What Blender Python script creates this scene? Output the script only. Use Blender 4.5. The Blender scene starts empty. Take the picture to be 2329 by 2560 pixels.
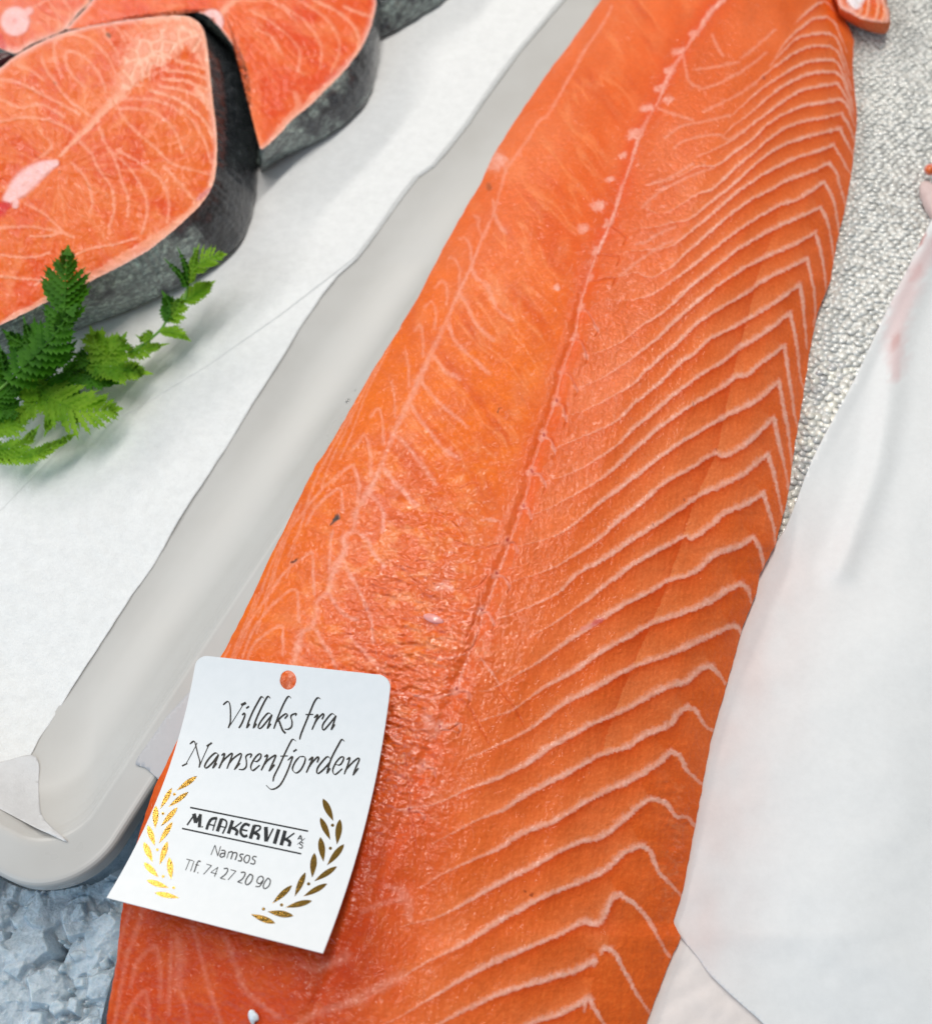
import bpy, math, random
import numpy as np
from mathutils import Vector
from mathutils.geometry import delaunay_2d_cdt
random.seed(7); np.random.seed(7)
R = math.radians
sc = bpy.context.scene

# ------------------------------------------------------------------ camera
CAMH = 30.0                      # cm above the table-level datum
TILT = 30.0                      # degrees off straight down
HALF = 27.5                      # half of the vertical field of view
FPX = 1280 / math.tan(R(HALF))
cam_d = bpy.data.cameras.new('camera'); cam = bpy.data.objects.new('camera', cam_d)
sc.collection.objects.link(cam); sc.camera = cam
cam.location = (0, 0, CAMH * .01); cam.rotation_euler = (R(TILT), 0, 0)
cam_d.sensor_fit = 'VERTICAL'; cam_d.sensor_height = 24; cam_d.lens = 12 / math.tan(R(HALF))
cam_d.clip_start = .01; cam_d.clip_end = 20
cam_d.dof.use_dof = True; cam_d.dof.focus_distance = .288; cam_d.dof.aperture_fstop = 8.5

# ------------------------------------------------------------------ light: a fish counter under tube lamps, cool daylight from the front left
w = bpy.data.worlds.new('World'); sc.world = w; w.use_nodes = True
bg = w.node_tree.nodes['Background']; bg.inputs[0].default_value = (.93, .96, 1.0, 1); bg.inputs[1].default_value = .25

def lamp(name, loc, target, sx, sy, power, col, roll=0):
    l = bpy.data.lights.new(name, 'AREA'); l.shape = 'RECTANGLE'; l.size = sx; l.size_y = sy
    l.energy = power; l.color = col
    o = bpy.data.objects.new(name, l); sc.collection.objects.link(o)
    o.location = loc
    zax = (Vector(loc) - Vector(target)).normalized(); yax = Vector((math.cos(roll), math.sin(roll), 0)); yax = (yax - zax * yax.dot(zax)).normalized(); xax = yax.cross(zax)
    from mathutils import Matrix
    o.rotation_euler = Matrix((xax, yax, zax)).transposed().to_euler()
    return o
lamp('tube_lamp', (-.80, .90, .65), (0, .18, 0), .08, 1.5, 5.9, (1.0, .96, .90), R(64))
lamp('tube_lamp', (.04, .57, 1.05), (0, .2, 0), .09, 1.5, 10.0, (1.0, .96, .90), R(64))
lamp('daylight_window', (-.50, -.28, .42), (-.10, .07, 0), .5, .5, 1.7, (.48, .74, 1.0))

sc.view_settings.view_transform = 'Standard'; sc.view_settings.look = 'None'
sc.view_settings.exposure = 0; sc.view_settings.gamma = 1

# ------------------------------------------------------------------ projection helpers (cm): where a ray through a photo pixel meets height z
CT, ST = math.cos(R(TILT)), math.sin(R(TILT))
def U(px, py, z):
    px, py, z = np.broadcast_arrays(np.asarray(px, float), np.asarray(py, float), np.asarray(z, float))
    x = (px - 1164.5) / FPX; y = (1280 - py) / FPX
    dy = y * CT + ST; dz = y * ST - CT
    t = (CAMH - z) / (-dz)
    return np.stack([x * t, dy * t, z], -1)
def PIX(P):
    x, y, z = P[..., 0], P[..., 1], P[..., 2] - CAMH
    fy = y * CT + z * ST; fz = y * ST - z * CT
    return np.stack([1164.5 + FPX * x / fz, 1280 - FPX * fy / fz], -1)

# ------------------------------------------------------------------ numpy noise
_rng = np.random.RandomState(3); _tab = _rng.rand(256, 256)
def vn(x, y, s=0):
    x = x + s * 17.31; y = y + s * 9.17
    xi = np.floor(x).astype(int); yi = np.floor(y).astype(int)
    fx = x - xi; fy = y - yi; fx = fx * fx * (3 - 2 * fx); fy = fy * fy * (3 - 2 * fy)
    g = lambda a, b: _tab[a & 255, b & 255]
    return ((g(xi, yi) * (1 - fx) + g(xi + 1, yi) * fx) * (1 - fy) + (g(xi, yi + 1) * (1 - fx) + g(xi + 1, yi + 1) * fx) * fy) * 2 - 1
def fbm(x, y, o=4, s=0):
    r = 0; a = 1; t = 0
    for i in range(o):
        c, q = math.cos(i * .9), math.sin(i * .9)
        r = r + a * vn((x * c - y * q) * 2 ** i, (x * q + y * c) * 2 ** i, s + i * 3); t += a; a *= .5
    return r / t * 1.5
def sm(a, b, x):
    t = np.clip((x - a) / (b - a), 0, 1); return t * t * (3 - 2 * t)
def mix(a, b, t):
    return a + (b - a) * t[..., None]
def interp(pts, y):              # pts (x, y) -> x at y
    p = np.array(pts, float); o = np.argsort(p[:, 1]); return np.interp(y, p[o, 1], p[o, 0])
def spline(pts, n=8, closed=False):
    p = np.array(pts, float)
    if len(p) < 3 and not closed: 
        t = np.linspace(0, 1, n + 1)[:, None]; return p[0] + (p[-1] - p[0]) * t
    if closed: q = np.vstack([p[-1], p, p[0], p[1]])
    else: q = np.vstack([2 * p[0] - p[1], p, 2 * p[-1] - p[-2]])
    out = []
    for i in range(1, len(q) - 2):
        t = np.linspace(0, 1, n, endpoint=False)[:, None]
        a, b, c, d = q[i - 1], q[i], q[i + 1], q[i + 2]
        out.append(.5 * (2 * b + (c - a) * t + (2 * a - 5 * b + 4 * c - d) * t ** 2 + (-a + 3 * b - 3 * c + d) * t ** 3))
    out = np.vstack(out)
    return out if closed else np.vstack([out, p[-1]])
class View:                      # coordinates read off an enlarged crop of the photo
    def __init__(s, x0, y0, k): s.x0, s.y0, s.k = x0, y0, k
    def __call__(s, pts): return [(s.x0 + x / s.k, s.y0 + y / s.k) for x, y in pts]
VA = View(1400, 0, 2.2925); VB = View(1300, 500, 2.2925); VC = View(1200, 1100, 2.2925); VD = View(1000, 1700, 2.2925)
VE = View(550, 1100, 2.62); VF = View(800, 500, 2.2925); VG = View(1200, 0, 2.62); VH = View(250, 2200, 2.445)

# ------------------------------------------------------------------ scene-graph helpers
def tag(o, label=None, cat=None, group=None, kind=None):
    if label: o['label'] = label
    if cat: o['category'] = cat
    if group: o['group'] = group
    if kind: o['kind'] = kind
    return o
def link(name, me, mat=None, parent=None):
    o = bpy.data.objects.new(name, me); sc.collection.objects.link(o)
    if mat and me: me.materials.append(mat)
    if parent: 
        o.parent = parent; o.matrix_parent_inverse = parent.matrix_world.inverted()
    return o
def empty(name, loc=(0, 0, 0)):
    o = bpy.data.objects.new(name, None); sc.collection.objects.link(o); o.location = [c * .01 for c in loc]
    o.empty_display_size = .01; bpy.context.view_layer.update(); return o
def mesh(name, V, faces, mat, parent=None, col=None, nrm=None, smooth=True, attrs=None):
    V = np.asarray(V, np.float32) * .01; me = bpy.data.meshes.new(name)
    if isinstance(faces, np.ndarray):
        m, k = faces.shape
        me.vertices.add(len(V)); me.vertices.foreach_set('co', V.ravel())
        me.loops.add(m * k); me.loops.foreach_set('vertex_index', faces.astype(np.int32).ravel())
        me.polygons.add(m); me.polygons.foreach_set('loop_start', np.arange(m, dtype=np.int32) * k)
        me.update(calc_edges=True)
    else:
        me.from_pydata(V.tolist(), [], [list(f) for f in faces]); me.update()
    if smooth: me.polygons.foreach_set('use_smooth', np.ones(len(me.polygons), bool))
    if col is not None:
        a = me.color_attributes.new('Col', 'FLOAT_COLOR', 'POINT')
        c = np.ones((len(V), 4), np.float32); c[:, :3] = col; a.data.foreach_set('color', c.ravel())
    for k2, v in (attrs or {}).items():
        v = np.asarray(v, np.float32)
        if v.ndim == 1: a = me.attributes.new(k2, 'FLOAT', 'POINT'); a.data.foreach_set('value', v)
        else: a = me.attributes.new(k2, 'FLOAT_VECTOR', 'POINT'); a.data.foreach_set('vector', v.ravel())
    if nrm is not None: me.normals_split_custom_set_from_vertices(nrm.tolist())
    return link(name, me, mat, parent)
def grid_faces(nr, nc, wrap=False):
    i, j = np.meshgrid(np.arange(nr - 1), np.arange(nc if wrap else nc - 1), indexing='ij')
    a = i * nc + j; b = i * nc + (j + 1) % nc
    return np.stack([a, a + nc, b + nc, b], -1).reshape(-1, 4)
def grid_normals(P):
    du = np.gradient(P, axis=1); dv = np.gradient(P, axis=0)
    n = np.cross(du, dv); n /= np.linalg.norm(n, axis=-1, keepdims=True) + 1e-12
    n[n[..., 2] < 0] *= -1; return n

# ------------------------------------------------------------------ materials
def new_mat(name):
    m = bpy.data.materials.new(name); m.use_nodes = True
    nt = m.node_tree; return m, nt, nt.nodes['Principled BSDF'], nt.nodes, nt.links
def texco(N, L, kind='Object'):
    t = N.new('ShaderNodeTexCoord'); return t.outputs[kind]
def noise(N, L, vec, scale, detail=4, rough=.6, dist=0):
    n = N.new('ShaderNodeTexNoise'); n.inputs['Scale'].default_value = scale; n.inputs['Detail'].default_value = detail
    n.inputs['Roughness'].default_value = rough; n.inputs['Distortion'].default_value = dist
    if vec is not None: L.new(vec, n.inputs['Vector'])
    return n
def ramp(N, L, fac, stops):
    r = N.new('ShaderNodeValToRGB'); L.new(fac, r.inputs[0]); e = r.color_ramp.elements
    while len(e) < len(stops): e.new(.5)
    for q, (p, c) in zip(e, stops): q.position = p; q.color = (*c, 1) if len(c) == 3 else c
    return r
def bump(N, L, h, strength, dist, normal=None):
    b = N.new('ShaderNodeBump'); b.inputs['Strength'].default_value = strength; b.inputs['Distance'].default_value = dist
    L.new(h, b.inputs['Height'])
    if normal: L.new(normal, b.inputs['Normal'])
    return b
def maprange(N, L, v, a, b, c, d):
    m = N.new('ShaderNodeMapRange'); L.new(v, m.inputs[0])
    for i, q in zip((1, 2, 3, 4), (a, b, c, d)): m.inputs[i].default_value = q
    return m.outputs[0]
def attr(N, name):
    a = N.new('ShaderNodeAttribute'); a.attribute_name = name; return a

def flesh_mat(name, glitter=1.0):
    m, nt, p, N, L = new_mat(name)
    c = attr(N, 'Col'); tc = texco(N, L)
    n1 = noise(N, L, tc, 900, 5, .7); n2 = noise(N, L, tc, 2600, 3, .7); n3 = noise(N, L, tc, 160, 4, .6)
    mx = N.new('ShaderNodeMix'); mx.data_type = 'RGBA'; mx.blend_type = 'MULTIPLY'; mx.inputs[0].default_value = 1
    r = ramp(N, L, n1.outputs[0], [(.34, (.93, .88, .80)), (.52, (1, 1, 1)), (.68, (1.09, 1.24, 1.4))])  # bright grains: specular glitter painted into the base colour
    L.new(c.outputs['Color'], mx.inputs[6]); L.new(r.outputs[0], mx.inputs[7]); L.new(mx.outputs[2], p.inputs['Base Color'])
    L.new(maprange(N, L, n3.outputs[0], .3, .7, .36, .5), p.inputs['Roughness'])
    p.inputs['IOR'].default_value = 1.36; p.inputs['Specular IOR Level'].default_value = .22
    w_ = attr(N, 'wet')
    n4 = noise(N, L, tc, 380, 3, .55, .8); b0 = bump(N, L, n4.outputs[0], .3 * glitter, .0010); b1 = bump(N, L, n1.outputs[0], .28 * glitter, .0006, b0.outputs[0]); b2 = bump(N, L, n2.outputs[0], .15 * glitter, .0003, b1.outputs[0])
    L.new(b2.outputs[0], p.inputs['Normal'])
    L.new(w_.outputs['Fac'], p.inputs['Coat Weight']); p.inputs['Coat Roughness'].default_value = .07; p.inputs['Coat IOR'].default_value = 1.6
    bc = bump(N, L, n4.outputs[0], .42 * glitter, .0012); L.new(bc.outputs[0], p.inputs['Coat Normal'])
    p.inputs['Sheen Weight'].default_value = 0
    return m
M_flesh = flesh_mat('salmon_flesh')
M_flesh2 = flesh_mat('salmon_cut_face', .8)

def paper_mat(name, col=(.875, .88, .875), bumps=.8, sheen=.0, rough=.75, alpha=None):
    m, nt, p, N, L = new_mat(name)
    tc = texco(N, L); n1 = noise(N, L, tc, 260, 8, .75); n2 = noise(N, L, tc, 1500, 4, .7)
    r = ramp(N, L, n1.outputs[0], [(.32, tuple(c * .90 for c in col)), (.62, col)])
    L.new(r.outputs[0], p.inputs['Base Color']); p.inputs['Roughness'].default_value = rough
    mix_ = N.new('ShaderNodeMath'); mix_.operation = 'ADD'; L.new(n1.outputs[0], mix_.inputs[0]); L.new(n2.outputs[0], mix_.inputs[1])
    b = bump(N, L, mix_.outputs[0], bumps, .0004); L.new(b.outputs[0], p.inputs['Normal'])
    return m
M_paper = paper_mat('parchment')
M_paper_grey = paper_mat('parchment_damp', (.66, .66, .67), .3, rough=.5)
def sheet_mat():
    m, nt, p, N, L = new_mat('coated_sheet')
    c = attr(N, 'Col'); p.inputs['Roughness'].default_value = .5
    tc = texco(N, L); n1 = noise(N, L, tc, 420, 8, .75); rr_ = ramp(N, L, n1.outputs[0], [(.35, (.97, .97, .97)), (.65, (1.02, 1.02, 1.02))]); mx = N.new('ShaderNodeMix'); mx.data_type = 'RGBA'; mx.blend_type = 'MULTIPLY'; mx.inputs[0].default_value = 1; L.new(c.outputs['Color'], mx.inputs[6]); L.new(rr_.outputs[0], mx.inputs[7]); L.new(mx.outputs[2], p.inputs['Base Color']); b = bump(N, L, n1.outputs[0], .12, .0004); L.new(b.outputs[0], p.inputs['Normal'])
    return m
M_sheet = sheet_mat()
def tray_mat():
    m, nt, p, N, L = new_mat('white_melamine')
    tc = texco(N, L); n = noise(N, L, tc, 22, 4, .6); n2 = noise(N, L, tc, 500, 2, .5)
    r = ramp(N, L, n.outputs[0], [(.35, (.505, .49, .465)), (.7, (.54, .53, .51))]); 
    sp = ramp(N, L, n2.outputs[0], [(.13, (.35, .33, .30)), (.17, (1, 1, 1))])
    mx = N.new('ShaderNodeMix'); mx.data_type = 'RGBA'; mx.blend_type = 'MULTIPLY'; mx.inputs[0].default_value = 1
    L.new(r.outputs[0], mx.inputs[6]); L.new(sp.outputs[0], mx.inputs[7])
    L.new(mx.outputs[2], p.inputs['Base Color'])
    L.new(maprange(N, L, n.outputs[0], .3, .7, .26, .38), p.inputs['Roughness']); p.inputs['IOR'].default_value = 1.5
    return m
M_tray = tray_mat()
def skin_mat():
    m, nt, p, N, L = new_mat('salmon_dark_skin')
    c = attr(N, 'Col'); uv = attr(N, 'suv')
    mp = N.new('ShaderNodeMapping'); L.new(uv.outputs['Vector'], mp.inputs[0]); mp.inputs['Scale'].default_value = (1, 1.5, 1)
    v = N.new('ShaderNodeTexVoronoi'); v.inputs['Scale'].default_value = 3.2; L.new(mp.outputs[0], v.inputs['Vector'])
    n = noise(N, L, mp.outputs[0], 2.8, 7, .72, .8)
    mx = N.new('ShaderNodeMix'); mx.data_type = 'RGBA'; mx.blend_type = 'MULTIPLY'; mx.inputs[0].default_value = 1
    r = ramp(N, L, n.outputs[0], [(.3, (.22, .23, .25)), (.50, (.9, .92, .95)), (.66, (1.9, 2.0, 1.95))])
    L.new(c.outputs['Color'], mx.inputs[6]); L.new(r.outputs[0], mx.inputs[7]); L.new(mx.outputs[2], p.inputs['Base Color'])
    p.inputs['Metallic'].default_value = .15; p.inputs['Coat Weight'].default_value = .6; p.inputs['Coat Roughness'].default_value = .14; L.new(maprange(N, L, n.outputs[0], .3, .7, .12, .36), p.inputs['Roughness'])
    mx3 = N.new('ShaderNodeMix'); mx3.data_type = 'RGBA'; mx3.blend_type = 'MULTIPLY'; mx3.inputs[0].default_value = .5; rv = ramp(N, L, v.outputs['Distance'], [(.1, (1.5, 1.5, 1.45)), (.55, (.4, .42, .45))]); L.new(mx.outputs[2], mx3.inputs[6]); L.new(rv.outputs[0], mx3.inputs[7]); L.new(mx3.outputs[2], p.inputs['Base Color'])
    h = N.new('ShaderNodeMath'); h.operation = 'ADD'; L.new(v.outputs['Distance'], h.inputs[0]); L.new(n.outputs[0], h.inputs[1])
    b = bump(N, L, h.outputs[0], .6, .0012); L.new(b.outputs[0], p.inputs['Normal'])
    return m
M_skin = skin_mat()
def simple(name, col, rough=.5, metal=0, coat=0, nscale=None, namp=.1, bumpy=0, ior=1.45):
    m, nt, p, N, L = new_mat(name); p.inputs['Roughness'].default_value = rough; p.inputs['Metallic'].default_value = metal
    p.inputs['Coat Weight'].default_value = coat; p.inputs['IOR'].default_value = ior
    if nscale:
        n = noise(N, L, texco(N, L), nscale, 4, .6)
        r = ramp(N, L, n.outputs[0], [(.3, tuple(c * (1 - namp) for c in col)), (.7, tuple(min(1, c * (1 + namp)) for c in col))])
        L.new(r.outputs[0], p.inputs['Base Color'])
        if bumpy: b = bump(N, L, n.outputs[0], bumpy, .001); L.new(b.outputs[0], p.inputs['Normal'])
    else: p.inputs['Base Color'].default_value = (*col, 1)
    return m

# ------------------------------------------------------------------ stroke fields: how close each vertex is to traced lines
class Field:
    def __init__(s, PX, PY, rows=False):
        s.PX, s.PY, s.rows = PX, PY, rows
        s.wx = PX + .9 * vn(PX / 17, PY / 17, 1) + 1.1 * vn(PX / 4, PY / 4, 2)
        s.wy = PY + .9 * vn(PX / 17, PY / 17, 4) + 1.6 * vn(PX / 4, PY / 4, 5)
    def draw(s, pts, w, inten=1, ends=(0, 0), soft=.45, n=8, warp=True, pad=None, asym=0):
        """pts photo px; w half-width (number or list along the line) -> value array 0..1 (whole) plus signed distance"""
        q = spline(pts, n); seg = np.linalg.norm(np.diff(q, axis=0), axis=1); L = np.concatenate([[0], np.cumsum(seg)]); tot = L[-1] + 1e-9
        W = np.atleast_1d(np.array(w, float)); I = np.atleast_1d(np.array(inten, float))
        pad = pad or (W.max() * 1.6 + 8)
        x0, x1 = q[:, 0].min() - pad, q[:, 0].max() + pad; y0, y1 = q[:, 1].min() - pad, q[:, 1].max() + pad
        if s.rows:
            r = s.PY[:, 0]; a, b = np.searchsorted(r, [y0, y1]); sl = (slice(a, b), slice(None))
            if b <= a: return None
            mk = (s.PX[sl] > x0) & (s.PX[sl] < x1); idx = np.nonzero(mk); idx = (idx[0] + a, idx[1])
        else:
            idx = np.nonzero((s.PX > x0) & (s.PX < x1) & (s.PY > y0) & (s.PY < y1))
        if len(idx[0]) == 0: return None
        X, Y = (s.wx[idx], s.wy[idx]) if warp else (s.PX[idx], s.PY[idx])
        bd = np.full(X.shape, 1e9); bt = np.zeros(X.shape); bs = np.ones(X.shape)
        for i in range(len(q) - 1):
            a, b = q[i], q[i + 1]; d = b - a; l2 = d @ d + 1e-9
            t = np.clip(((X - a[0]) * d[0] + (Y - a[1]) * d[1]) / l2, 0, 1)
            ex = X - a[0] - t * d[0]; ey = Y - a[1] - t * d[1]; dd = ex * ex + ey * ey
            k = dd < bd; bd = np.where(k, dd, bd); bt = np.where(k, (L[i] + t * seg[i]) / tot, bt)
            bs = np.where(k, np.sign(d[0] * ey - d[1] * ex), bs)
        bd = np.sqrt(bd)
        ww = np.interp(bt, np.linspace(0, 1, len(W)), W) if len(W) > 1 else W[0]
        if warp: ww = ww * (1 + .30 * vn(X / 5, Y / 5, 6) + .22 * vn(X / 16, Y / 16, 7))
        ii = np.interp(bt, np.linspace(0, 1, len(I)), I) if len(I) > 1 else I[0]
        sf = np.where((bs < 0) == (asym > 0), soft + .45 * abs(asym), soft); wa = np.where((bs < 0) == (asym > 0), ww * (1 + .5 * abs(asym)), ww) if asym else ww
        if not asym: sf = soft
        val = ii * (1 - sm(1 - sf, 1 + sf, bd / np.maximum(wa, .5)))
        return idx, val, bd, bt, bs
    def maxin(s, arr, res, ids=None, k=0):
        if res is None: return
        idx, val = res[0], res[1]; c = arr[idx]; m = val > c
        arr[idx] = np.where(m, val, c)
        if ids is not None: ids[idx] = np.where(m & (val > .24), k, ids[idx])

# ================================================================== FILLET
XL = [(1565, -90), (1501, 0), (1429, 103), (1368, 183), (1284, 305), (1230, 393), (1200, 462), (1175, 500), (1105, 626), (1044, 744), (974, 862), (931, 927), (865, 1041),
      (813, 1132), (790, 1161), (748, 1245), (714, 1317), (684, 1375), (642, 1466), (607, 1539), (573, 1604), (550, 1646), (480, 1780), (425, 1888), (384, 1974), (350, 2080), (322, 2180), (307, 2265), (291, 2404), (270, 2527), (255, 2650)]
XR = [(2096, -90), (2099, 28), (2120, 69), (2134, 101), (2130, 174), (2141, 295), (2137, 347), (2129, 424), (2113, 514), (2092, 600), (2075, 700), (2041, 788), (2024, 871), (2007, 988),
      (1987, 1108), (1970, 1235), (1937, 1362), (1898, 1436), (1889, 1484), (1854, 1571), (1828, 1667), (1803, 1755), (1776, 1850), (1759, 1944), (1737, 2062), (1707, 2223), (1683, 2300), (1684, 2310), (1700, 2340), (1699, 2350), (1672, 2406), (1615, 2560), (1580, 2650)]
NR, NC = 1040, 450
rows = np.linspace(-70, 2640, NR)
ww = np.linspace(0, 1, NC)
xl = interp(XL, rows) + 1.5 * vn(rows / 17, rows * 0, 8); xr = interp(XR, rows) + 1.5 * vn(rows / 13, rows * 0, 9)
Wg, PYg = np.meshgrid(ww, rows); PXg = xl[:, None] + (xr - xl)[:, None] * Wg
peak = np.interp(rows, [-70, 300, 1000, 1600, 2100, 2640], [3.5, 3.7, 3.95, 4.0, 3.55, 3.2])
hw = np.array([0, .025, .06, .11, .2, .33, .46, .6, .75, .9, .965, 1.0]); hh = np.array([0, .13, .26, .42, .68, .93, 1.0, .97, .82, .50, .27, .09])
fine = np.linspace(0, 1, 801); hs = np.interp(fine, hw, hh); kk = np.hanning(41); kk /= kk.sum()
hs = np.convolve(np.pad(hs, 20, mode='reflect', reflect_type='odd'), kk, 'valid'); hs = np.maximum(hs, 0)
Hh = np.interp(Wg, fine, hs)
Zg = 1.72 + Hh * (peak[:, None] - 1.72)

MID = VA([(960, -50), (930, 0), (860, 70), (800, 160), (730, 260), (680, 340), (640, 400), (600, 480), (560, 580), (500, 680), (450, 790), (400, 950), (350, 1080), (290, 1270), (210, 1450), (160, 1600), (110, 1770)]) \
    + VB([(310, 790), (240, 980), (200, 1160), (130, 1350), (60, 1560), (12, 1760)]) + [(1139, 1726), (1100, 1818), (1052, 1918), (1017, 2027), (962, 2140), (910, 2270), (863, 2392), (800, 2490), (760, 2600)]
CH = []   # chevrons: (pre-apex pts, post-apex pts)
def ch(v, pre, post, v2=None): CH.append((v(pre), (v2 or v)(post)))
ch(VA, [(1340, 140), (1400, 80), (1480, 20)], [(1520, 10), (1570, 60)])
ch(VA, [(1230, 330), (1300, 230), (1380, 160), (1450, 110), (1530, 100)], [(1570, 130), (1600, 200), (1640, 300)])
ch(VA, [(1200, 380), (1280, 290), (1360, 220), (1450, 195), (1540, 190)], [(1580, 220), (1620, 320), (1660, 440)])
ch(VA, [(1090, 500), (1170, 430), (1260, 360), (1350, 300), (1440, 265), (1540, 265)], [(1590, 300), (1630, 400), (1670, 520)])
ch(VA, [(980, 660), (1060, 590), (1150, 510), (1250, 445), (1350, 385), (1450, 350), (1560, 345)], [(1600, 380), (1640, 480), (1675, 600)])
ch(VA, [(940, 770), (1000, 715), (1100, 640), (1180, 570), (1270, 500), (1380, 440), (1480, 415), (1580, 415)], [(1620, 460), (1655, 560), (1680, 650)])
ch(VA, [(780, 900), (900, 850), (1010, 785), (1100, 715), (1190, 645), (1280, 580), (1380, 520), (1480, 495), (1590, 480)], [(1630, 540), (1670, 640)])
ch(VA, [(560, 1060), (700, 1000), (800, 950), (900, 945), (1000, 870), (1100, 800), (1180, 720), (1290, 650), (1400, 605), (1520, 585), (1610, 568)], [(1650, 620), (1685, 720)])
ch(VA, [(470, 1190), (600, 1220), (780, 1115), (860, 1090), (950, 1015), (1020, 945), (1110, 875), (1190, 800), (1290, 735), (1400, 695), (1530, 672), (1610, 652)], [(1640, 700), (1670, 770), (1685, 820)])
ch(VA, [(420, 1310), (540, 1300), (640, 1275), (740, 1255), (820, 1195), (900, 1130), (1000, 1050), (1080, 975), (1180, 890), (1280, 830), (1390, 793), (1500, 762), (1600, 738)], [(1625, 790), (1660, 850), (1680, 900)])
ch(VA, [(370, 1440), (500, 1430), (620, 1415), (700, 1365), (800, 1285), (880, 1220), (950, 1155), (1050, 1075), (1150, 1010), (1250, 955), (1350, 905), (1470, 870), (1565, 830)], [(1600, 890), (1640, 960), (1665, 1000)])
ch(VA, [(330, 1590), (430, 1560), (520, 1590), (650, 1520), (720, 1450), (800, 1380), (900, 1290), (1000, 1210), (1100, 1140), (1200, 1090), (1310, 1030), (1440, 982), (1540, 935)], [(1580, 990), (1600, 1060), (1625, 1150), (1640, 1220)])
ch(VA, [(260, 1720), (400, 1720), (520, 1690), (600, 1640), (700, 1570), (780, 1510), (850, 1450), (950, 1370), (1060, 1290), (1150, 1235), (1250, 1178), (1340, 1150), (1430, 1100), (1510, 1045)], [(1555, 1120), (1580, 1230), (1600, 1340), (1612, 1400)])
ch(VB, [(390, 890), (500, 850), (600, 800), (700, 715), (790, 665), (880, 590), (960, 510), (1050, 440), (1150, 360), (1250, 280), (1370, 210), (1470, 155), (1620, 90), (1720, 42)], [(1530, 1300), (1560, 1430), (1575, 1540)], VA) if False else None
ch(VB, [(390, 890), (500, 850), (600, 800), (700, 715), (790, 665), (880, 590), (960, 510), (1050, 440), (1150, 360), (1250, 280), (1370, 210), (1470, 155), (1620, 90), (1720, 42)], [(1760, 130), (1785, 260), (1800, 380)])
ch(VB, [(330, 1075), (450, 1030), (580, 950), (700, 860), (800, 780), (870, 710), (950, 640), (1030, 570), (1120, 500), (1220, 430), (1320, 370), (1420, 320), (1600, 240), (1690, 185)], [(1715, 270), (1735, 370), (1750, 480), (1745, 570)])
ch(VB, [(265, 1240), (380, 1200), (500, 1140), (640, 1060), (720, 980), (820, 890), (910, 810), (1000, 720), (1100, 650), (1200, 590), (1300, 530), (1380, 470), (1520, 400), (1642, 338)], [(1660, 420), (1680, 520), (1690, 640), (1680, 720)])
ch(VB, [(200, 1420), (400, 1340), (560, 1260), (650, 1170), (750, 1090), (840, 1010), (920, 930), (1000, 880), (1080, 800), (1200, 740), (1310, 680), (1400, 625), (1500, 560), (1603, 482)], [(1620, 620), (1632, 740), (1640, 850)])
ch(VB, [(145, 1612), (300, 1560), (430, 1490), (550, 1410), (650, 1310), (760, 1220), (850, 1140), (930, 1080), (1050, 990), (1170, 920), (1250, 850), (1320, 812), (1440, 730), (1545, 650)], [(1570, 760), (1590, 880), (1602, 1000), (1622, 1080)])
ch(VB, [(68, 1808), (200, 1750), (371, 1655), (500, 1570), (600, 1480), (700, 1390), (790, 1310), (900, 1230), (1000, 1165), (1150, 1080), (1240, 1012), (1300, 1000), (1400, 920), (1512, 840)], [(1530, 950), (1548, 1080), (1570, 1220), (1590, 1310)])
ch(VC, [(215, 612), (400, 560), (500, 510), (569, 458), (680, 365), (790, 285), (880, 215), (990, 130), (1090, 55), (1190, -10), (1290, -70), (1410, -140), (1480, -170), (1600, -240), (1710, -335)], [(1730, -220), (1760, -70), (1780, 80), (1790, 190)])
ch(VC, [(170, 815), (400, 740), (560, 650), (690, 560), (770, 480), (900, 380), (1050, 250), (1200, 165), (1340, 80), (1400, 95), (1540, 10), (1680, -130)], [(1710, 10), (1745, 160), (1765, 280)])
ch(VC, [(80, 1035), (250, 970), (440, 880), (520, 800), (600, 740), (700, 690), (850, 585), (1000, 490), (1160, 385), (1270, 310), (1400, 255), (1500, 200), (1600, 120), (1650, 82)], [(1685, 210), (1712, 330), (1730, 430)])
ch(VC, [(270, 1138), (400, 1065), (560, 955), (690, 855), (820, 755), (950, 670), (1080, 600), (1170, 552), (1215, 562), (1310, 500), (1400, 420), (1520, 370), (1622, 305)], [(1650, 400), (1680, 500), (1688, 600)])
ch(VC, [(-10, 1440), (60, 1430), (200, 1350), (340, 1270), (480, 1170), (600, 1090), (700, 1020), (850, 930), (970, 870), (1080, 805), (1180, 780), (1250, 740), (1350, 655), (1480, 610), (1568, 558)], [(1600, 620), (1620, 700), (1622, 760)])
ch(VC, [(0, 1612), (100, 1580), (200, 1540), (350, 1430), (530, 1330), (700, 1210), (850, 1130), (990, 1050), (1180, 985), (1330, 920), (1420, 860), (1490, 825)], [(1535, 860), (1550, 930)])
ch(VC, [(-90, 1840), (0, 1795), (140, 1730), (280, 1660), (480, 1510), (640, 1430), (880, 1300), (1050, 1240), (1180, 1185), (1300, 1130), (1440, 1068)], [(1480, 1075), (1500, 1130)])
ch(VD, [(0, 742), (200, 710), (400, 620), (560, 565), (740, 470), (850, 390), (1000, 310), (1080, 262), (1270, 180), (1400, 110), (1530, 40), (1640, 10), (1720, -60), (1780, -80)], [(1830, -30), (1860, 20)])
ch(VD, [(190, 935), (300, 880), (430, 810), (600, 740), (700, 670), (930, 550), (1150, 430), (1300, 385), (1400, 320), (1550, 258), (1590, 195), (1645, 155)], [(1695, 175), (1740, 255), (1790, 290)])
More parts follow.
